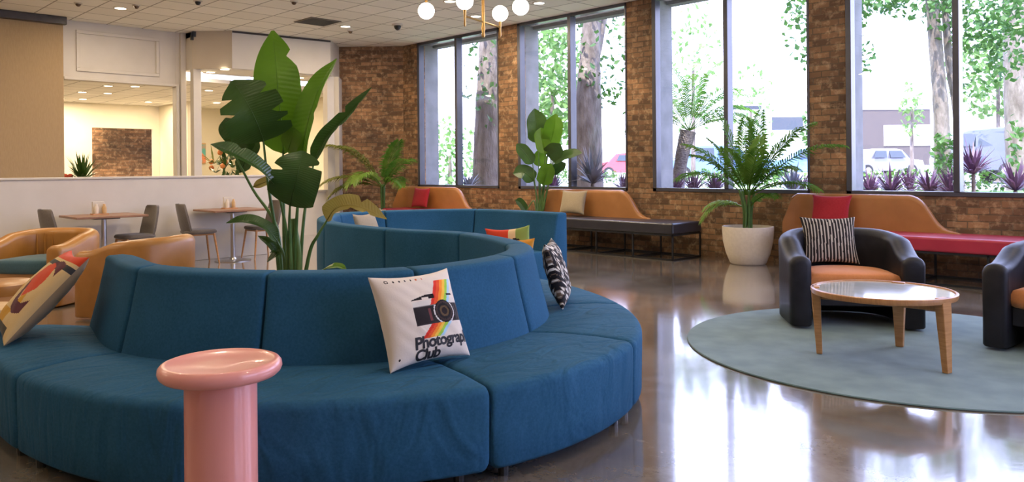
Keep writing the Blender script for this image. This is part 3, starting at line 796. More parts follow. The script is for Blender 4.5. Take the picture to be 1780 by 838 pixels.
bench(-8.86, -6.11, -9.12, -6.90, BLACKV, 'window bench with black seat and tan backrest, middle of the wall')
bench(-4.45, -1.55, -4.74, -2.70, REDV, 'window bench with red seat and tan backrest behind the charcoal armchairs')
def bpil(name, x, z, m, lab, w=.50):
    pillow(name, w, .40, .13, m, frame(Vector((x, 9.575, z)), Vector((1, .0, 0)), Vector((0, .25, 1))), lab, n=20)
bpil('red_cushion', on_y(733, 340, 9.6).x, .735, REDF, 'red cushion on the farthest window bench')
bpil('beige_cushion', on_y(998, 352, 9.6).x, .745, BEIGEF, 'beige cushion on the black window bench', .54)
bpil('red_cushion', on_y(1445, 358, 9.6).x, .745, REDF, 'red cushion on the bench behind the striped cushion', .50)

# ------------------------------------------------------------------ dining corner
def dining_table(x, y, label):
    E = empty('dining_table', (x, y, 0), 0, label, 'table', 'dining tables by the partition')
    m = MB(); box(m, (-.38, -.42, .722), (.38, .42, .75)); m.build('table_top', DWOOD, E, bevel=.006)
    m = MB(); lathe(m, [(.032, .02), (.032, .70)], n=20); m.build('pedestal', CHROME, E, smooth=True)
    m = MB(); lathe(m, [(.25, 0), (.25, .010), (.23, .016), (.05, .022), (.035, .05)], n=48); m.build('base_plate', CHROME, E, smooth=True, sharp=50)
    m = MB(); cbox(m, (0, 0, .711), (.3, .3, .022)); m.build('bracket', STEEL, E)
    return E
dining_table(-10.88, 5.02, 'wooden pedestal table by the partition, right one nearer the tall plant')
dining_table(-10.80, 3.27, 'wooden pedestal table by the partition, left one behind the leather armchairs')
def dining_chair(x, y, rz, label):
    E = empty('dining_chair', (x, y, 0), rz, label, 'chair', 'grey upholstered chairs at the dining tables')
    m = MB(); R = []
    for k, z in ((.90, .425), (1, .44), (1, .462), (.94, .478), (.6, .485), (.03, .486)):
        R.append([Vector((k*.225*math.copysign(abs(math.cos(a))**.55, math.cos(a)), k*.22*math.copysign(abs(math.sin(a))**.55, math.sin(a)), z)) for a in [2*PI*i/28 for i in range(28)]])
    rings(m, R); m.build('seat', GREYF, E, smooth=True, sharp=60)
    m = MB(); R = []
    for z, w, yb in ((.45, .19, .205), (.52, .205, .225), (.65, .20, .252), (.76, .185, .275), (.83, .165, .287), (.85, .13, .290)):
        ring = []
        for i in range(9): u = -1+2*i/8; ring.append(Vector((u*w, yb - .055*u*u - .014, z)))
        for i in range(9): u = 1-2*i/8; ring.append(Vector((u*w, yb - .055*u*u + .014, z)))
        R.append(ring)
    rings(m, R); m.build('backrest', GREYF, E, smooth=True, sharp=60)
    for sx in (-1, 1):
        for sy in (-1, 1):
            q = MB(); tube(q, [(sx*.215, sy*.215, 0), (sx*.165, sy*.16, .43)], [.011, .017], 10); q.build('leg', OAK, E, smooth=True)
    m = MB(); bar(m, (-.165, -.16, .418), (.165, -.16, .418), .02, .03); bar(m, (-.165, .16, .418), (.165, .16, .418), .02, .03)
    bar(m, (-.165, -.16, .418), (-.165, .16, .418), .02, .03); bar(m, (.165, -.16, .418), (.165, .16, .418), .02, .03); m.build('seat_frame', OAK, E)
    return E
# rz=0: backrest at +y, chair looks along -y
dc = dining_chair(-10.95, 5.50, 0, 'grey chair right of the right dining table, partly behind the plant')
dup(dc, (-10.92, 4.54, 0), PI-.1, 'grey chair left of the right dining table, its back to the left')
dup(dc, (-10.78, 3.64, 0), .08, 'grey chair right of the left dining table')
dup(dc, (-10.85, 2.84, 0), PI+.15, 'grey chair left of the left dining table behind the leather armchair')
def caddy(x, y, label):
    E = empty('condiment_caddy', (x, y, .75), 0, label, 'caddy', 'table caddies'); E.scale = (1.35, 1.35, 1.35)
    m = MB(); box(m, (-.05, -.07, 0), (.05, .07, .012)); m.build('tray', OAK, E)
    m = MB(); box(m, (-.035, -.06, .012), (-.005, .045, .125)); m.build('napkins', WHITE, E, bevel=.004)
    for yy, mm in ((-.035, POTW), (.035, OAKLIGHT)):
        m = MB(); lathe(m, [(.018, .012), (.02, .02), (.02, .07), (.012, .085), (.012, .10), (.0001, .103)], (.025, yy, 0), 14); m.build('shaker', mm, E, smooth=True)
caddy(-10.98, 5.02, 'small white caddy on the right dining table'); caddy(-10.90, 3.25, 'small white caddy on the left dining table')

# ------------------------------------------------------------------ plants
def leaf(pts, hw, nrm, fold=.35, tears=(), wav=.02, n=26, asym=(1, 1), shape=None, seed=0):
    """pts: midrib control points base->tip, hw half width in metres, returns MB"""
    m = MB(); C = catmull(pts, 8); N = len(C)-1; rnd = random.Random(seed)
    nrm = Vector(nrm).normalized(); rows = []; K = 5; ph = rnd.uniform(0, 6)
    for i, p in enumerate(C):
        t = i/N
        tg = (C[min(i+1, N)]-C[max(i-1, 0)]).normalized()
        s = tg.cross(nrm).normalized(); nn = s.cross(tg).normalized()
        w = hw * (shape(t) if shape else (min(1, (t/.16)**.6) * (1-max(0, (t-.50)/.50)**3.0)))
        if t > .97: w = hw*.06
        row = []
        for j in range(-K, K+1):
            a = j/K; ww = w*(asym[0] if a < 0 else asym[1])
            for (t0, sd, dp) in tears:
                dd = abs(t-t0)
                if dd < .035 and (a < 0) == (sd < 0): ww *= (1-dp*(1-dd/.035))
            row.append(p + s*(a*ww) + nn*(-abs(a)*ww*fold*(-1) + wav*w*4*a*a*math.sin(t*17+ph+a*2)*.35))
        rows.append(row)
    k0 = len(m.v)
    for r in rows: m.v += r
    W = 2*K+1
    for i in range(N):
        for j in range(W-1):
            a = k0+i*W+j
            u0, u1, v0, v1 = j/(W-1), (j+1)/(W-1), i/N, (i+1)/N
            m.face([a, a+1, a+W+1, a+W], [(u0, v0+abs(u0-.5)*.1), (u1, v0+abs(u1-.5)*.1), (u1, v1+abs(u1-.5)*.1), (u0, v1+abs(u0-.5)*.1)])
    # midrib
    tube(m, C[:-2], [max(.0015, .006*(1-i/N)) for i in range(N-1)], 5)
    return m
def frond(base, dirv, length, droop, nl=26, lw=.02, ll=.28, seed=0, rise=.0, vee=.5):
    m = MB(); rnd = random.Random(seed); dirv = Vector(dirv).normalized(); pts = []
    p = Vector(base); d = dirv.copy(); st = length/nl
    for i in range(nl+1):
        pts.append(p.copy()); p = p + d*st; d = (d + Vector((0, 0, -droop*st*(.4+i/nl)))).normalized()
    tube(m, pts, [.007*(1-.8*i/nl)+.0015 for i in range(nl+1)], 5)
    for i in range(int(nl*.22), nl+1):
        t = (pts[min(i+1, nl)]-pts[max(i-1, 0)]).normalized()
        s = t.cross(Vector((0, 0, 1)))
        if s.length < .1: s = Vector((1, 0, 0))
        s.normalize(); up = s.cross(t).normalized()
        k = (i/nl-.22)/.78; L = ll*(math.sin(PI*(.18+.75*k))**.8)
        for sg in (-1, 1):
            for hh in (0, .5):
                if i == nl and hh: continue
                b = pts[i] + t*st*hh
                dd = (s*sg*1.0 + t*(.55+.6*k) + up*vee*rnd.uniform(.1, .5)).normalized()
                tip = b + dd*L*rnd.uniform(.85, 1.1) + Vector((0, 0, -L*rnd.uniform(.15, .4)))
                mid = b + dd*L*.5 + Vector((0, 0, .01))
                wv = t*lw*.5
                q = len(m.v); m.v += [b - wv*.4, b + wv*.4, mid + wv, tip, mid - wv]
                m.face([q, q+1, q+2, q+4]); m.face([q+4, q+2, q+3])
    return m
def planter(E, r, h, material, soil=True):
    m = MB(); lathe(m, [(r*.62, 0), (r*.70, .015), (r*.86, h*.30), (r*.97, h*.62), (r, h*.92), (r*.995, h), (r*.93, h), (r*.90, h*.9)], n=48, caps=False); 
    lathe(m, [(.0001, .004), (r*.62, .004)], n=48, caps=False); m.build('pot', material, E, smooth=True, sharp=50)
    m = MB(); lathe(m, [(r*.92, h*.86), (r*.5, h*.89), (.0001, h*.90)], n=32, caps=False); m.build('soil', SOIL, E, smooth=True)

# tall bird of paradise inside the sofa ring
PD = 5.5
BP = at(507, 616, PD); BP.z = 0
plant = empty('bird_of_paradise', BP, label='tall bird of paradise plant with big torn leaves inside the sofa curve', cat='plant')
planter(plant, .24, .50, POTW)
def q(px, py, dd=0.0): return at(px, py, PD+dd) - BP
toC = (-FWD)
def stem(pts, r0, r1, parent, material=STEM):
    m = MB(); C = catmull(pts, 6); tube(m, C, [r0+(r1-r0)*i/(len(C)-1) for i in range(len(C))], 8); m.build('stem', material, parent, smooth=True)
LV = [
 # pts, half width px, dd, normal, fold, tears, mat, asym
 ([(494,268,-.02),(488,205,-.05),(481,130,-.02),(474,53,.08)], 40, toC+Vector((.1,0,.2)), .10, [(.28,1,.55),(.80,1,.5),(.74,1,.25),(.45,-1,.12)], LEAFB, (1,1)),
 ([(500,262,-.10),(508,238,-.16),(512,222,-.18)], 20, toC+Vector((0,0,.5)), .1, [], LEAFB, (1,1)),
 ([(458,246,-.20),(447,215,-.30),(430,180,-.34),(404,140,-.30)], 50, toC*.9+Vector((.3,0,.35)), .12, [(.30,1,.55),(.44,1,.9),(.60,-1,.85),(.72,1,.7),(.80,-1,.7)], LEAFD, (.95,1.05)),
 ([(404,262,.25),(412,240,.22),(400,222,.2),(392,205,.2)], 22, toC+Vector((.3,0,.2)), .1, [(.5,1,.8)], LEAFD, (1,1)),
 ([(524,292,-.12),(530,235,-.14),(552,160,-.08),(586,102,.05)], 27, toC+Vector((-.5,-.2,.3)), .40, [(.5,1,.3)], LEAFB, (1.0,.8)),
 ([(545,285,.05),(566,240,.1),(600,205,.15),(646,152,.2)], 15, toC+Vector((-.2,-.3,.9)), .5, [(.55,1,.6),(.7,-1,.7),(.82,1,.9)], LEAFD, (1,1)),
 ([(480,322,-.3),(445,288,-.42),(405,266,-.5),(366,251,-.55)], 18, toC*.6+Vector((0,0,.8)), .4, [(.6,1,.5)], LEAFD, (1,1)),
 ([(504,358,-.25),(512,325,-.33),(520,292,-.33),(526,262,-.28)], 41, toC+Vector((.15,.1,.3)), .15, [(.72,1,.9),(.60,-1,.85),(.4,-1,.3)], LEAFD, (1,.95)),
 ([(568,384,-.1),(585,362,-.12),(620,358,-.1),(672,381,-.05)], 19, toC*.7+Vector((0,0,.8)), .45, [(.6,1,.8),(.7,-1,.7),(.8,1,.9)], LEAFY, (1,1)),
 ([(482,420,-.15),(462,396,-.2),(430,384,-.25),(393,388,-.28)], 13, toC*.6+Vector((0,0,.9)), .4, [], LEAFD, (1,1)),
 ([(418,300,.3),(428,275,.3),(440,255,.3),(448,240,.3)], 16, toC+Vector((0,0,.3)), .2, [(.5,1,.6)], LEAFD, (1,1)),
 ([(498,245,.1),(512,225,.1),(518,205,.1)], 16, toC+Vector((.3,0,.3)), .3, [], LEAFD, (1,1)),
 ([(465,455,-.1),(480,440,-.12),(470,424,-.14),(448,410,-.15)], 10, toC*.6+Vector((0,0,.9)), .3, [], LEAFD, (1,1)),
 ([(560,470,-.15),(575,464,-.2),(590,463,-.2),(602,468,-.2)], 9, Vector((0,0,1))+toC*.4, .2, [], LEAFB, (1,1)),
 ([(440,325,.1),(470,312,.12),(485,300,.12)], 9, toC+Vector((0,0,.5)), .3, [], LEAFY, (1,1)),
]
for i, (pts, hw, nr, fo, te, mt, asy) in enumerate(LV):
    mb = leaf([q(*p) for p in pts], hw*PD/F, nr, fo, te, asym=asy, seed=i)
    mb.build('leaf', mt, plant, smooth=True, sharp=180)
g0 = lambda px: q(px, 530, 0)
for st in ([g0(499), q(494,420,0), q(493,330,0), q(492,262,-.02)], [g0(490), q(478,400,-.1), q(466,320,-.18), q(458,246,-.2)], [g0(512), q(514,420,-.05), q(518,350,-.1), q(524,292,-.12)],
           [g0(520), q(524,430,0), q(532,350,.03), q(545,285,.05)], [g0(496), q(500,430,-.15), q(490,360,-.25), q(480,322,-.3)], [g0(506), q(505,440,-.15), q(503,390,-.2), q(504,358,-.25)],
           [g0(522), q(538,440,-.05), q(552,410,-.1), q(568,384,-.1)], [g0(496), q(494,450,-.1), q(482,420,-.15)], [g0(492), q(482,400,.1), q(440,330,.2), q(404,262,.25)]):
    stem(st, .016, .007, plant)
for a, b in ((503, 508), (512, 514), (518, 511)):
    m = MB(); C = catmull([g0(a), q(a+1,440,-.03), q(b,380,-.06)], 8); tube(m, C, [.026-.014*i/(len(C)-1) for i in range(len(C))], 10); m.build('stem', noise_mat('pale_stem', (.12,.20,.05), (.20,.28,.09), 6, .35), plant, smooth=True)

# second bird of paradise, between the benches
PD2 = 13.2
B2 = at(938, 424, PD2); B2.z = 0
p2 = empty('bird_of_paradise', B2, label='bird of paradise plant between two window benches against the glass', cat='plant')
planter(p2, .22, .42, POTW)
def q2(px, py, dd=0.0): return at(px, py, PD2+dd-max(0, px-936)*.0085) - B2
for i, (pts, hw, nr, mt) in enumerate([
 ([(936,250,0),(934,220,0),(929,189,0)], 18, toC, LEAFD), ([(952,262,-.1),(962,228,-.1),(966,198,-.1)], 17, toC+Vector((-.3,0,.2)), LEAFB), ([(948,268,-.2),(942,240,-.2),(940,222,-.2)], 13, toC, LEAFB),
 ([(926,285,0),(912,266,0),(898,250,0)], 12, toC+Vector((.3,0,.3)), LEAFD), ([(962,280,0),(985,270,0),(1012,266,0)], 11, toC+Vector((0,0,.6)), LEAFD), ([(952,272,-.1),(964,262,-.15),(974,250,-.15)], 15, toC, LEAFD),
 ([(928,315,0),(912,300,0),(892,302,0)], 14, toC+Vector((0,0,.5)), LEAFD), ([(944,322,-.1),(950,300,-.1),(958,284,-.1)], 14, toC, LEAFB), ([(940,290,.1),(938,272,.1),(934,262,.1)], 12, toC, LEAFB), ([(915,366,0),(905,352,0),(896,348,0)], 7, toC, LEAFD),
 ([(958,300,.1),(972,290,.1),(984,284,.1)], 9, toC, LEAFD)]):
    leaf([q2(*p) for p in pts], hw*PD2/F, nr, .2, seed=i+40).build('leaf', mt, p2, smooth=True, sharp=180)
    a = pts[0]; stem([q2(938+(i%3-1)*3, 395), q2(938+(a[0]-938)*.4, 350), q2(*a)], .018, .008, p2)

# palms
def palm(name, E, base, spec, ll, lw, mats, corner=False):
    for i, (dx, dz, dd, L, dr, mi) in enumerate(spec):
        d = (RGT*dx if dx < 0 and corner else Vector((dx*1.35, 0, 0))) + Vector((0, 0, dz)) + Vector((0, -abs(dd)*1.2 + (.08 if dd > 0 else 0), 0))
        L *= 1.12
        frond(base + Vector((dx*.05, 0, 0)), d, L, dr, nl=22, lw=lw, ll=ll, seed=i+3).build('frond', mats[mi], E, smooth=False)
pc = Vector((-5.215, 9.55, 0))
E = empty('potted_palm', pc, label='leafy palm in a round cream planter beside the black bench', cat='plant')
planter(E, .335, .50, POTW)
m = MB()
for i in range(7):
    a = i*2*PI/7; tube(m, catmull([(.05*math.cos(a), .05*math.sin(a), .42), (.05*math.cos(a+.3), .05*math.sin(a+.3), .7), (.10*math.cos(a), .10*math.sin(a), .98)], 4), .017, 6)
m.build('trunk', STEM, E, smooth=True)
palm('p', E, Vector((0, 0, .92)), [(-.55,1,-.1,1.0,.9,0),(-.2,1,.1,1.05,.5,0),(.15,1,-.1,1.0,.6,0),(.45,1,.0,1.15,.8,0),(.75,1,-.1,1.35,.8,0),(-.8,.8,.1,1.0,1.3,0),(.9,.55,-.2,.95,1.0,0),(.3,.9,-.4,.8,1.0,0),(-.4,.9,-.4,.8,1.1,0),(.6,.8,-.3,.9,1.3,0),(.05,1,.2,.9,.4,0),(-.05,1,-.5,.7,.8,0),(.25,1,-.2,.75,.6,1),(-.3,1,-.2,.8,.9,0),(.5,1,-.1,1.0,.5,0)], .26, .026, [PALML, PALMY])
palm('p', E, Vector((0, 0, .75)), [(-.95,.45,-.3,.62,3.2,1),(-.7,.5,-.5,.5,2.6,1),(.6,.7,-.4,.6,2.0,0)], .20, .024, [PALML, PALMY])
pc2 = Vector((-13.12, 9.22, 0)); 
E = empty('potted_palm', pc2, label='olive green palm in the brick corner left of the red bench', cat='plant')
planter(E, .26, .50, POTW)
m = MB()
for i in range(5): a = i*2*PI/5; tube(m, [(.03*math.cos(a), .03*math.sin(a), .42), (.04*math.cos(a), .04*math.sin(a), 1.0)], .016, 6)
m.build('trunk', STEM, E, smooth=True)
palm('p', E, Vector((0, 0, .95)), [(-.62,.95,0,1.35,1.0,1),(-.9,.55,-.2,1.15,1.1,1),(-.30,1,-.2,1.1,1.3,1),(.65,.9,-.1,1.15,1.0,0),(.3,1,.0,.95,.9,0),(.1,.8,-.6,.85,2.6,2),(-.2,.7,-.5,.8,2.8,2),(-1,.3,-.1,1.0,1.3,1),(.75,.6,-.2,.9,1.6,0)], .36, .035, [PALML, PALMO, PALMY], True)
# spiky plant with red flowers behind the partition
Ep = at(143, 306, 14.6); E = empty('dracaena_plant', Vector((Ep.x, Ep.y, 0)), label='spiky dark plant with red blooms beyond the partition at left', cat='plant')
zt = Ep.z-.10; planter(E, .20, .55, POTW)
m = MB(); tube(m, [(0, 0, .45), (0, 0, zt)], .03, 8); m.build('trunk', BARK, E, smooth=True)
m = MB()
def blades(m, c, n, L, w, seed=0, up=.5):
    r = random.Random(seed)
    for i in range(n):
        a = r.uniform(0, 2*PI); el = r.uniform(.1, 1.35)
        d = Vector((math.cos(a)*math.cos(el), math.sin(a)*math.cos(el), math.sin(el)+up*.2)).normalized(); l = L*r.uniform(.7, 1.1)
        s = d.cross(Vector((0, 0, 1))).normalized() if abs(d.z) < .98 else Vector((1, 0, 0))
        p1 = c + d*l*.5; p2 = c + d*l + Vector((0, 0, -.22*l*math.cos(el)))
        k = len(m.v); m.v += [c - s*w*.35, c + s*w*.35, p1 + s*w*.5 + d.cross(s)*w*.15, p2, p1 - s*w*.5 + d.cross(s)*w*.15]
        m.face([k, k+1, k+2, k+4]); m.face([k+4, k+2, k+3])
blades(m, Vector((0, 0, zt)), 60, .62, .05, 4); m.build('foliage', LEAFD, E)
m = MB()
for dx, dz in ((-.28,.0),(-.22,.1),(-.32,.1),(-.2,-.02)): sphere(m, Vector((RGT.x*dx, RGT.y*dx, zt+dz)), .05, 8, 6)
m.build('blooms', mat('red_bloom', (.65,.08,.03), .6), E, smooth=True)
# arrangement in the second interior opening
Ea = at(400, 300, 15.9)
E = empty('flower_arrangement', Vector((Ea.x, Ea.y, 0)), label='leafy arrangement with orange flowers seen through the lit opening', cat='plant')
m = MB(); lathe(m, [(.14,0),(.16,.4),(.13,.95),(.15,1.0)], n=24); m.build('pot', POTW, E, smooth=True)
m = MB(); r = random.Random(3)
for i in range(26):
    a = r.uniform(0, 2*PI); rr = r.uniform(.05, .30); c = Vector((rr*math.cos(a), rr*math.sin(a), r.uniform(1.05, 1.6)))
    blades(m, c, 4, .26, .07, i)
m.build('foliage', LEAFD, E)
m = MB(); blades(m, Vector((-.2, -.25, 1.45)), 16, .5, .04, 9); m.build('foliage', PALMO, E)
m = MB()
for i in range(9): sphere(m, Vector((r.uniform(-.3,.1), r.uniform(-.35,.1), r.uniform(1.1,1.75))), .055, 8, 6)
m.build('blooms', mat('orange_bloom', (.75,.25,.06), .6), E, smooth=True)
# pictures in the far room
def picture(px0, py0, px1, py1, x, cols, label):
    a = on_x(px0, py1, x); b = on_x(px1, py0, x)
    E = empty('framed_picture', (x, (a.y+b.y)/2, (a.z+b.z)/2), label=label, cat='picture'); w, h = (b.y-a.y)/2, (b.z-a.z)/2
    m = MB(); box(m, (-.04, -w, -h), (0, w, h)); m.build('frame', OAKLIGHT, E, bevel=.005)
    mm = noise_mat('picture_paint', cols[0], cols[1], 3, .6, lo=.45, hi=.55)
    m = MB(); box(m, (.0, -w*.86, -h*.88), (.006, w*.86, h*.88)); m.build('canvas', mm, E)
picture(346, 249, 358, 285, -21.46, ((.12,.45,.40),(.75,.25,.12)), 'small teal and red picture on the cream wall behind the partition')
picture(432, 247, 453, 280, -21.46, ((.35,.60,.45),(.55,.65,.45)), 'pale green picture half hidden by the tall plant')

# ------------------------------------------------------------------ chandelier
CD = 7.0
Cb = at(840, 40, CD)
ch = empty('chandelier', (Cb.x, Cb.y, ZC), label='brass chandelier with round white glass globes hanging from the ceiling', cat='chandelier')
O = Vector((Cb.x, Cb.y, ZC))
def cq(px, py, z=None, d=CD):
    if z is None: return at(px, py, d) - O
    return on_z(px, py, z) - O
m = MB(); zlow = at(840, 65, CD).z
lathe(m, [(.012, zlow-ZC-.0), (.018, zlow-ZC+.02), (.012, zlow-ZC+.04), (.02, zlow-ZC+.09), (.0135, zlow-ZC+.11), (.0135, -.03)], n=16)
m.build('stem', BRASS, ch, smooth=True)
m = MB(); lathe(m, [(.07, 0), (.07, -.02), (.02, -.035)], n=32); m.build('canopy', BRASS, ch, smooth=True)
za = 2.62
L0 = cq(808, 28, za); R0 = cq(872, 52, za); R0.x = -L0.x*1.0; R0.y = -L0.y*1.0; L0.z = R0.z = za-ZC
ga = on_z(741, 20, 2.74)-O; gb = on_z(905, 13, 2.74)-O
m = MB(); tube(m, [L0, R0], .009, 8); tube(m, [(ga.x, ga.y, 2.875-ZC), (gb.x, gb.y, 2.875-ZC)], .009, 8); m.build('arm', BRASS, ch, smooth=True)
for p, sg in ((L0, 1), (R0, 1), (Vector((ga.x, ga.y, 2.875-ZC)), -1), (Vector((gb.x, gb.y, 2.875-ZC)), -1)):
    m = MB(); tube(m, [p+Vector((0,0,-.09*sg)), p+Vector((0,0,-.07*sg)), p+Vector((0,0,-.02*sg)), p+Vector((0,0,.02*sg)), p+Vector((0,0,.06*sg))], [.007,.011,.009,.012,.014], 10); m.build('lamp_holder', BRASS, ch, smooth=True)
    m = MB(); sphere(m, p+Vector((0,0,.13*sg)), .075, 28, 18); m.build('globe', GLOBE, ch, smooth=True)

# ------------------------------------------------------------------ ceiling fittings and light
def area(loc, size, power, col, rot=(0,0,0), name='lamp_light', shape='DISK'):
    l = bpy.data.lights.new(name, 'AREA'); l.shape = shape; l.size = size; l.energy = power; l.color = col
    o = bpy.data.objects.new(name, l); o.location = loc; o.rotation_euler = rot; COL.objects.link(o); return o
WARM = (1, .80, .56)
dl0 = None
def downlight(x, y, z, power, label, group, r=.085, col=WARM):
    global dl0
    if dl0 is None:
        E = empty('ceiling_light', (x, y, z), label=label, cat='ceiling light', group=group)
        m = MB(); lathe(m, [(r*1.25, 0), (r*1.25, -.006), (r, -.010), (r*.98, -.004)], n=24, caps=False); m.build('trim_ring', WHITE, E, smooth=True)
        m = MB(); lathe(m, [(r*.98, -.005), (.0001, -.005)], n=24, caps=False); m.build('lens', LIGHTW, E)
        dl0 = E
    else: E = dup(dl0, (x, y, z), 0, label, group)
    if power: area((x, y, z-.02), r*1.7, power, col)
GL = 'recessed lights in the main ceiling'
P_MAIN = 34
vis = [((-13.30, 4.30), 'recessed ceiling light above the white panelled wall'), ((-12.28, 7.84), 'recessed ceiling light nearest the brick corner'), ((-8.50, 9.0), 'recessed ceiling light just above the second window'), ((-9.97, 8.97), 'recessed ceiling light seen behind the chandelier arm')]
v785 = on_z(782, 2, ZC); vis.append(((v785.x, v785.y), 'recessed ceiling light at the top edge left of the chandelier'))
for (x, y), lab in vis: downlight(x, y, ZC, P_MAIN, lab, GL)
for ix in range(6):
    for iy in range(5):
        x = 1.2 - ix*2.5; y = -2.6 + iy*2.7
        if on_screen := False: pass
        v = Vector((x, y, ZC)) - EYE; dz = v.dot(FWD)
        if dz > .3:
            py = CY + F*v.dot(DWN)/dz; px = CX + F*v.dot(RGT)/dz
            if py > -8 and -10 < px < 1790: continue
        downlight(x, y, ZC, (29 if x < -7 else 14 if y > 2 else 7), 'recessed ceiling light outside the view over the lounge', GL)
GR = 'recessed lights in the room beyond'
for (px, py), lab in (((105,171),'recessed light at the left edge of the lit opening'), ((143,160),'recessed light, upper of the left pair in the lit opening'), ((144,172),'recessed light, lower of the left pair in the lit opening'), ((188,149),'recessed light, upper of the middle pair in the lit opening'), ((187,162),'recessed light, lower of the middle pair in the lit opening'), ((235,150),'recessed light at the top of the lit opening, right one'), ((258,177),'recessed light farthest right in the lit opening'), ((363,157),'recessed light seen through the right lit opening')):
    p = on_z(px, py, 3.05); downlight(p.x, p.y, 3.05, 34, lab, GR)
for px, py, lab in ((345,125,'soffit downlight, leftmost under the beige soffit'), (366,125,'soffit downlight, second under the beige soffit'), (391,120,'soffit downlight under the corner of the soffit'), (521,135,'soffit downlight between the two tall leaves'), (548,130,'soffit downlight nearest the white post')):
    p = on_z(px, py, 3.215)
    if p.x > -14.1: p = on_x(px, py, -14.35); p.z = 3.21
    downlight(p.x, p.y, 3.212, 2, lab, 'downlights under the soffit')
for k, (x, y) in enumerate(((-17, 1.5), (-19.5, 1.5), (-17, 8.2), (-19.5, 8.6), (-22.3, 6.5))):
    downlight(x, y, 3.045, 34, 'recessed ceiling light hidden deep in the room beyond', GR)
# vent
a = on_z(511.7, 37.9, ZC); b = on_z(587.5, 36.2, ZC); c1_ = on_z(550.5, 31.2, ZC); d1_ = on_z(558.9, 43, ZC)
ctr = (a+b+c1_+d1_)/4
VE = empty('ceiling_vent', (ctr.x, ctr.y, ZC), label='square dark louvred air vent in the ceiling left of the chandelier', cat='vent')
VM = mat('vent_metal', (.16,.14,.11), .6)
m = MB(); 
for s in (-1, 1): cbox(m, (s*.285, 0, -.008), (.03, .60, .016)); cbox(m, (0, s*.285, -.008), (.54, .03, .016))
m.build('frame', VM, VE, bevel=.003)
m = MB()
for i in range(9): cbox(m, (-.24+.06*i, 0, -.006), (.008, .54, .012), Matrix.Identity(4))
m.build('louvre', VM, VE)
m = MB(); cbox(m, (0, 0, -.001), (.56, .56, .001)); m.build('backing', BLACKP, VE)
# ceiling speck fittings
def dome(px, py, r, label, mm, name='security_camera', h=.6):
    p = on_z(px, py, ZC); E = empty(name, (p.x, p.y, ZC+.004), label=label, cat=('camera' if name == 'security_camera' else 'sprinkler'))
    m = MB(); lathe(m, [(r*1.1, 0), (r*1.1, -r*.35), (r*.8, -r*.4)], n=20); m.build('housing', WHITE, E, smooth=True, sharp=50)
    m = MB(); sphere(m, (0, 0, -r*.42), r*.72, 16, 10, h); m.build('lens' if name == 'security_camera' else 'nozzle', mm, E, smooth=True)
dome(691, 42, .09, 'small black and white dome camera left of the chandelier', BLACKP, h=1.2)
dome(344, 1, .06, 'dark dome camera at the top edge above the panelled wall', BLACKP, h=1.2)
for px, py, lab in ((237,9,'ceiling sprinkler right of the ceiling light over the panelled wall'), (609,53,'ceiling sprinkler below the light near the brick corner'), (136,5,'ceiling sprinkler left of the light over the panelled wall'), (511,2,'brass ceiling sprinkler at the top edge above the tall leaf')):
    dome(px, py, .055, lab, mat('sprinkler_metal', (.12,.08,.05), .4, metal=.6), 'ceiling_sprinkler', 1.0)

# ------------------------------------------------------------------ outside: trees, shrubs, cars, building
def crown(m, c, rad, n, size, seed=0):
    r = random.Random(seed); c = Vector(c)
    for i in range(n):
        while True:
            p = Vector((r.uniform(-1,1), r.uniform(-1,1), r.uniform(-1,1)))
            if p.length < 1: break
        p = c + Vector((p.x*rad[0], p.y*rad[1], p.z*rad[2]))
        a = Euler((r.uniform(-1.2,1.2), r.uniform(-1.2,1.2), r.uniform(0, 6.28))).to_matrix()
        s = size*r.uniform(.6, 1.2); k = len(m.v)
        m.v += [p + a @ Vector(v) for v in ((-s*.5,0,0), (-s*.15,-s*.33,s*.05), (s*.5,0,0), (-s*.15,s*.33,s*.05))]
        m.face([k, k+1, k+2, k+3])
def trunk(pts, radii, material, E, O, n=20, seed=0):
    m = MB(); C = catmull([Vector(p)-O for p in pts], 8); r = random.Random(seed); N = len(C)-1
    rr = []
    for i in range(N+1):
        t = i/N*(len(radii)-1); k = min(int(t), len(radii)-2); rr.append((radii[k]+(radii[k+1]-radii[k])*(t-k))*r.uniform(.96, 1.04))
    tube(m, C, rr, n); return m.build('trunk', material, E, smooth=True)
def tree(name, px, pyb, d, label, cat='tree'):
    p = at(px, pyb, d); p.z = GZ
    return empty(name, p, label=label, cat=cat), p
# two broad trunks
E, O = tree('tree', 850, 320, 17.6, 'broad rough tree trunk outside the first window')
trunk([O, at(852,200,17.6), at(856,90,17.5), at(862,-40,17.5)], [.40,.34,.30,.26], BARK, E, O)
m = MB(); crown(m, at(868,70,17.3)-O, (.9,.9,2.2), 260, .16, 1); crown(m, at(835,170,17.0)-O, (.3,.5,.6), 26, .13, 2); m.build('crown', OUTLEAF, E)
E, O = tree('tree', 1020, 320, 15.4, 'broad rough tree trunk outside the second window')
trunk([O, at(1022,200,15.4), at(1026,90,15.4), at(1034,-60,15.4)], [.33,.27,.2,.15], BARK, E, O)
trunk([at(1030,120,15.4), at(1045,60,15.4), at(1060,-30,15.4)], [.10,.07,.05], BARK, E, O, 10)
m = MB(); crown(m, at(1050,90,15.4)-O, (.55,.6,1.2), 190, .15, 3); crown(m, at(1000,60,15.2)-O, (.5,.5,.9), 60, .13, 5); crown(m, at(1062,150,15.2)-O, (.2,.3,.35), 30, .13, 6); m.build('crown', OUTLEAF, E)
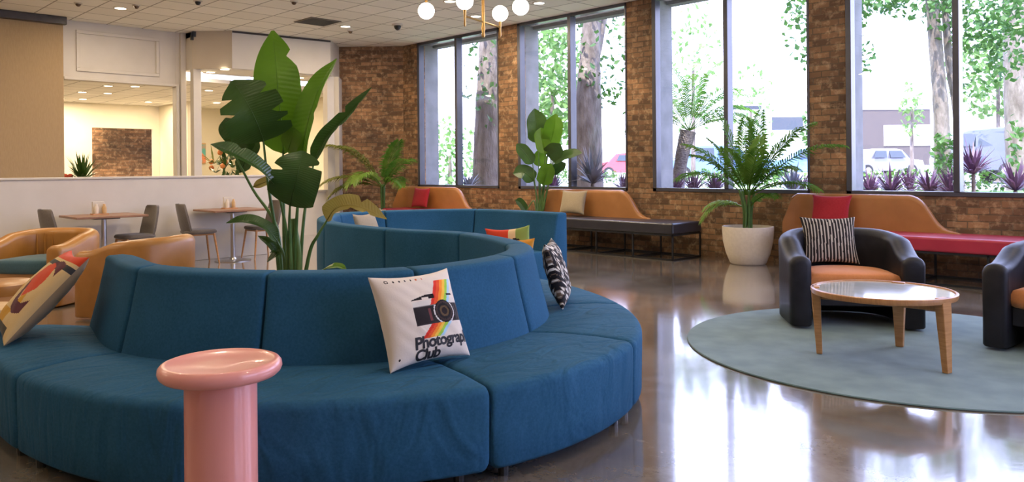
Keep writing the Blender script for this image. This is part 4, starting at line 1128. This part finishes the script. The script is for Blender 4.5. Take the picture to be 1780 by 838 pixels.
# light green trees further out
for px, py, d, rad, n, lab, s in ((960,140,24,(1.0,1.2,2.2),900,'sunlit pale green tree seen left of the second window mullion',7), (782,270,26,(.8,1.0,1.3),320,'pale green bush beyond the first window',8), (856,285,31,(1.2,1.0,.9),260,'low pale bush behind the trunk outside the first window',9),
                               (1205,120,27,(1.0,1.0,2.6),230,'thin feathery tree outside the left pane of the third window',10), (1305,190,30,(1.0,1.0,1.8),130,'sparse tree beyond the centre of the third window',12), (1735,110,27,(1.7,1.4,2.0),900,'dense sunlit tree behind the right pane of the fourth window',13), (1585,190,30,(.5,.5,1.1),110,'small pale tree left of the twin trunk outside',14)):
    E, O = tree('tree', px, 310, d, lab)
    trunk([O, at(px, py, d)], [.09,.05], BARK, E, O, 8)
    m = MB(); crown(m, at(px, py, d)-O, rad, n, .30 if n > 500 else .24, s); m.build('crown', OUTLEAF2, E)
# big tree outside window four, leaves reach over window three
E, O = tree('tree', 1640, 322, 15.5, 'twin trunked leafy tree outside the fourth window')
trunk([O, at(1636,200,15.5), at(1628,100,15.5), at(1618,-30,15.4)], [.17,.14,.125,.12], BARK, E, O, 14)
trunk([O+Vector((.25,.1,0)), at(1664,200,15.6), at(1650,110,15.6), at(1640,-30,15.6)], [.10,.085,.075,.07], BARK, E, O, 12)
m = MB()
for c, rad, n in (((1520,-10),(.75,.8,.42),330), ((1600,-5),(.8,.8,.45),340), ((1700,25),(1.0,.8,.75),620), ((1770,60),(.7,.8,.9),400), ((1500,95),(.33,.4,.40),60), ((1392,30),(.36,.4,.85),190), ((1410,105),(.22,.3,.22),44), ((1408,230),(.16,.3,.5),60), ((1700,120),(.45,.5,.7),120), ((1640,270),(.22,.22,.5),120), ((1765,250),(.15,.3,.6),60), ((1480,30),(.3,.4,.35),90)):
    crown(m, at(c[0], c[1], 15.2)-O, rad, n, .15, hash(c) % 1000)
m.build('crown', OUTLEAF, E)
E, O = tree('tree', 1775, 322, 17.5, 'dark trunk at the far right of the fourth window')
trunk([O, at(1768,200,17.5), at(1765,50,17.5), at(1762,-40,17.5)], [.28,.25,.24,.22], BARK, E, O, 14)
# palm outside window three
E, O = tree('palm_tree', 1180, 330, 14.6, 'young palm tree leaning outside the third window')
trunk([O+Vector((-.05,0,0)), at(1184,280,14.6), at(1196,228,14.6)], [.13,.12,.15], BARKP, E, O, 14)
tb = at(1198, 228, 14.6)-O
for i in range(13):
    a = -1.3 + 2.6*i/12; d = RGT*math.sin(a) + Vector((0, 0, .35+.7*math.cos(a))) + FWD*random.uniform(-.5, .5)
    frond(tb, d, 1.35, 1.3, nl=20, lw=.03, ll=.42, seed=i+60).build('frond', OUTLEAF2 if i % 2 else PALML, E)
# spiky cordylines in the planter
CG = 'spiky plants in the bed outside the windows'
def cord(px, py, d, L, n, mt, lab, seed, h=.12):
    p = at(px, py, d); p.z = GZ+.03
    E = empty('cordyline', p, label=lab, cat='shrub', group=CG)
    m = MB(); tube(m, [(0,0,0), (0,0,h)], .03, 8); m.build('trunk', BARK, E)
    m = MB(); blades(m, Vector((0, 0, h)), n, L, .045, seed); m.build('foliage', mt, E)
for i, (px, py, d, L, n, mt, lab, h) in enumerate((
 (1172,326,13.3,.42,44,PURPLE,'purple cordyline at the left foot of the third window',.1), (1205,326,13.9,.40,44,PURPLE,'purple cordyline second from left outside the third window',.1), (1243,326,14.2,.42,44,PURPLE,'purple cordyline left of the third window mullion',.1),
 (1378,326,12.6,.52,34,GREYLEAF,'blue grey spiky cordyline right of the cream potted palm',.12), (1395,328,13.5,.4,30,PURPLE,'purple cordyline at the right foot of the third window',.1),
 (1512,326,12.9,.42,44,PURPLE,'purple cordyline at the left foot of the fourth window',.1), (1548,326,12.3,.46,50,PURPLE,'purple cordyline second from left outside the fourth window',.12), (1582,328,13.6,.42,44,PURPLE,'purple cordyline below the white building outside',.1), (1615,326,12.7,.48,50,PURPLE,'purple cordyline left of the twin trunk foot',.12), (1652,326,12.4,.46,44,PURPLE,'purple cordyline just left of the fourth window mullion',.1),
 (1692,300,12.2,.55,46,PURPLE,'tall dark cordyline right of the fourth window mullion',.42), (1765,326,12.2,.55,46,PURPLE,'purple cordyline at the right edge of the fourth window',.15),
 (1030,300,13.3,.62,52,GREYLEAF,'large grey spiky plant outside the second window',.30), (1085,320,14.2,.4,34,PURPLE,'reddish cordyline at the right foot of the second window',.1), (960,320,14.6,.4,40,PURPLE,'purple cordyline at the left foot of the second window',.1), (815,318,16.0,.42,36,GREYLEAF,'grey spiky plant at the foot of the first window',.15))):
    cord(px, py, d, L*1.14, int(n*1.4), mt, lab, i+20, h)
# hedge
def hedge(x0, x1, y, h, lab, mt, seed):
    m = MB(); r = random.Random(seed); n = int((x1-x0)*130)
    crown(m, (0, 0, h*.5), ((x1-x0)/2, .35, h*.55), n, .13, seed)
    o = m.build('hedge', mt); o.location = ((x0+x1)/2, y, GZ); tag(o, lab, 'hedge')
hedge(-13.5, -9.0, 20.2, .55, 'low clipped green hedge beyond the third window', HEDGE, 31)
hedge(-8.4, -3.4, 19.0, .50, 'low clipped green hedge beyond the fourth window', HEDGE, 32)
hedge(-22.5, -16.5, 22.2, .55, 'low clipped green hedge beyond the second window', HEDGE, 33)
# cars
CARGL = mat('car_glass', (.03,.04,.05), .08)
TYRE = mat('tyre', (.02,.02,.02), .8)
def car(px, pyb, d, rz, colr, lab, L=4.5, Hh=1.45, suv=False):
    p = at(px, pyb, d); p.z = GZ
    E = empty('car', p, rz, lab, 'car')
    Wd = 1.75; hb = Hh*.58
    body = [(-.5,.22),(-.5,.52),(-.47,.62),(-.30,.66),(-.20,.97),(-.10,1.0),(.12,1.0),(.22,.95),(.34,.64),(.48,.58),(.5,.40),(.5,.22)]
    if suv: body = [(-.5,.24),(-.5,.60),(-.49,.70),(-.46,.95),(-.40,1.0),(.10,1.0),(.20,.95),(.30,.66),(.47,.60),(.5,.45),(.5,.24)]
    m = MB(); R = []
    for s, k in ((-1,.93),(-.9,1),(.9,1),(1,.93)):
        R.append([Vector((x*L*k, s*Wd/2*(1 if z < .64 else .80), z*Hh*(1 if abs(s) < 1 else .985))) for x, z in body])
    rings(m, R); m.build('body', mat('car_paint_'+lab.split()[0], colr, .25, coat=.8), E, bevel=.03)
    xs = (-.20,-.02,.03,.24) if not suv else (-.42,-.02,.02,.22)
    m = MB()
    for s in (-1, 1):
        y = s*Wd/2*.905
        for a, b in ((xs[0], xs[1]), (xs[2], xs[3])):
            k = len(m.v); m.v += [Vector(v) for v in ((a*L, y*1.0, .68*Hh), (b*L, y, .68*Hh), (b*L*.8, y*.90, .92*Hh), (a*L*.8, y*.90, .92*Hh))]
            m.v += [Vector(v) for v in ((a*L, y*1.0-.02*s, .68*Hh), (b*L, y-.02*s, .68*Hh), (b*L*.8, y*.90-.02*s, .92*Hh), (a*L*.8, y*.90-.02*s, .92*Hh))]
            for f in ((0,1,2,3),(7,6,5,4),(0,4,5,1),(1,5,6,2),(2,6,7,3),(3,7,4,0)): m.face([k+i for i in f])
    m.build('side_window', CARGL, E)
    m = MB(); e = body[7 if not suv else 6]; g = body[8 if not suv else 7]
    bar(m, Vector((e[0]*L+.05, 0, e[1]*Hh-.05)), Vector((g[0]*L+.02, 0, g[1]*Hh+.02)), 1.28, .03, up=Vector((0,0,1))); m.build('windscreen', CARGL, E)
    for sx in (-.30, .31):
        for sy in (-1, 1):
            m = MB(); tube(m, [(sx*L, sy*(Wd/2-.20), .32), (sx*L, sy*(Wd/2+.01), .32)], .32, 20)
            w = m.build('wheel', TYRE, E, smooth=True)
            m = MB(); tube(m, [(sx*L, sy*(Wd/2-.0), .32), (sx*L, sy*(Wd/2+.02), .32)], .19, 14); m.build('hubcap', CHROME, w)
AX = math.atan2(RGT.y, RGT.x)
car(1235, 310, 31, AX+PI+.1, (.08,.16,.34), 'blue car parked beyond the left pane of the third window')
car(1410, 309, 37, AX+.05, (.10,.18,.34), 'pale blue car parked beyond the right end of the third window')
car(1525, 306, 40, AX+.3, (.12,.12,.16), 'small grey car with red lamps beyond the fourth window')
car(1736, 318, 25, AX+PI/2+.12, (.035,.045,.06), 'grey SUV parked right of the fourth window mullion', 4.6, 1.75, True)
car(1095, 310, 46, AX, (.45,.02,.02), 'red car beyond the second window')
# building
bc = at(1545, 306, 60); bc.z = GZ
E = empty('building', bc, AX, 'long white low building across the car park', 'building')
WB = mat('white_render', (.80,.80,.80), .8)
m = MB(); box(m, (-17, 0, 0), (8, 12, 5.3)); m.build('wall', WB, E)
m = MB(); box(m, (-17.2, -.3, 5.3), (8.2, 12, 5.9)); m.build('roof', WB, E)
m = MB(); box(m, (-2.2, -.06, .6), (3.2, 0, 4.9)); m.build('facade_panel', mat('grey_brown_panel', (.075,.06,.055), .8), E)
m = MB(); box(m, (-.4, -.12, 2.1), (5.0, -.05, 3.7)); m.build('sign_panel', WB, E)
m = MB(); box(m, (-12.5, -.08, 5.0), (-9.8, 0, 5.25)); box(m, (-9, -.08, 3.4), (-6.6, 0, 4.4)); box(m, (-5.8,-.08,3.4), (-4.6,0,4.4)); m.build('window', CARGL, E)
# street lamp pole
p = at(1219, 306, 37); p.z = GZ
E = empty('light_pole', p, label='slim grey light pole beyond the third window', cat='pole')
m = MB(); tube(m, [(0,0,0), (0,0,.6), (0,0,7.6)], [.12,.08,.06], 12); m.build('pole', CHROME, E, smooth=True)
m = MB(); cbox(m, (0, .3, 7.6), (.25, .8, .12)); m.build('lamp_head', CHROME, E)

# ------------------------------------------------------------------ daylight
w = bpy.data.worlds.new('sky'); scn.world = w; w.use_nodes = True
nt = w.node_tree; bg = nt.nodes['Background']
tc = nt.nodes.new('ShaderNodeTexCoord'); sep = nt.nodes.new('ShaderNodeSeparateXYZ'); rp = nt.nodes.new('ShaderNodeValToRGB')
nt.links.new(tc.outputs['Generated'], sep.inputs[0]); nt.links.new(sep.outputs['Z'], rp.inputs['Fac']); nt.links.new(rp.outputs['Color'], bg.inputs['Color'])
rp.color_ramp.elements[0].position = 0; rp.color_ramp.elements[0].color = (.66, .68, 1.0, 1)
rp.color_ramp.elements[1].position = .8; rp.color_ramp.elements[1].color = (.42, .54, 1.0, 1)
bg.inputs['Strength'].default_value = 8.5
sun = bpy.data.lights.new('sun', 'SUN'); sun.energy = 13; sun.angle = math.radians(.6); sun.color = (1, .95, .86)
so = bpy.data.objects.new('sun', sun); COL.objects.link(so); so.location = (0, -10, 30)
so.rotation_euler = Vector((-.10, .50, -.93)).to_track_quat('-Z', 'Y').to_euler()
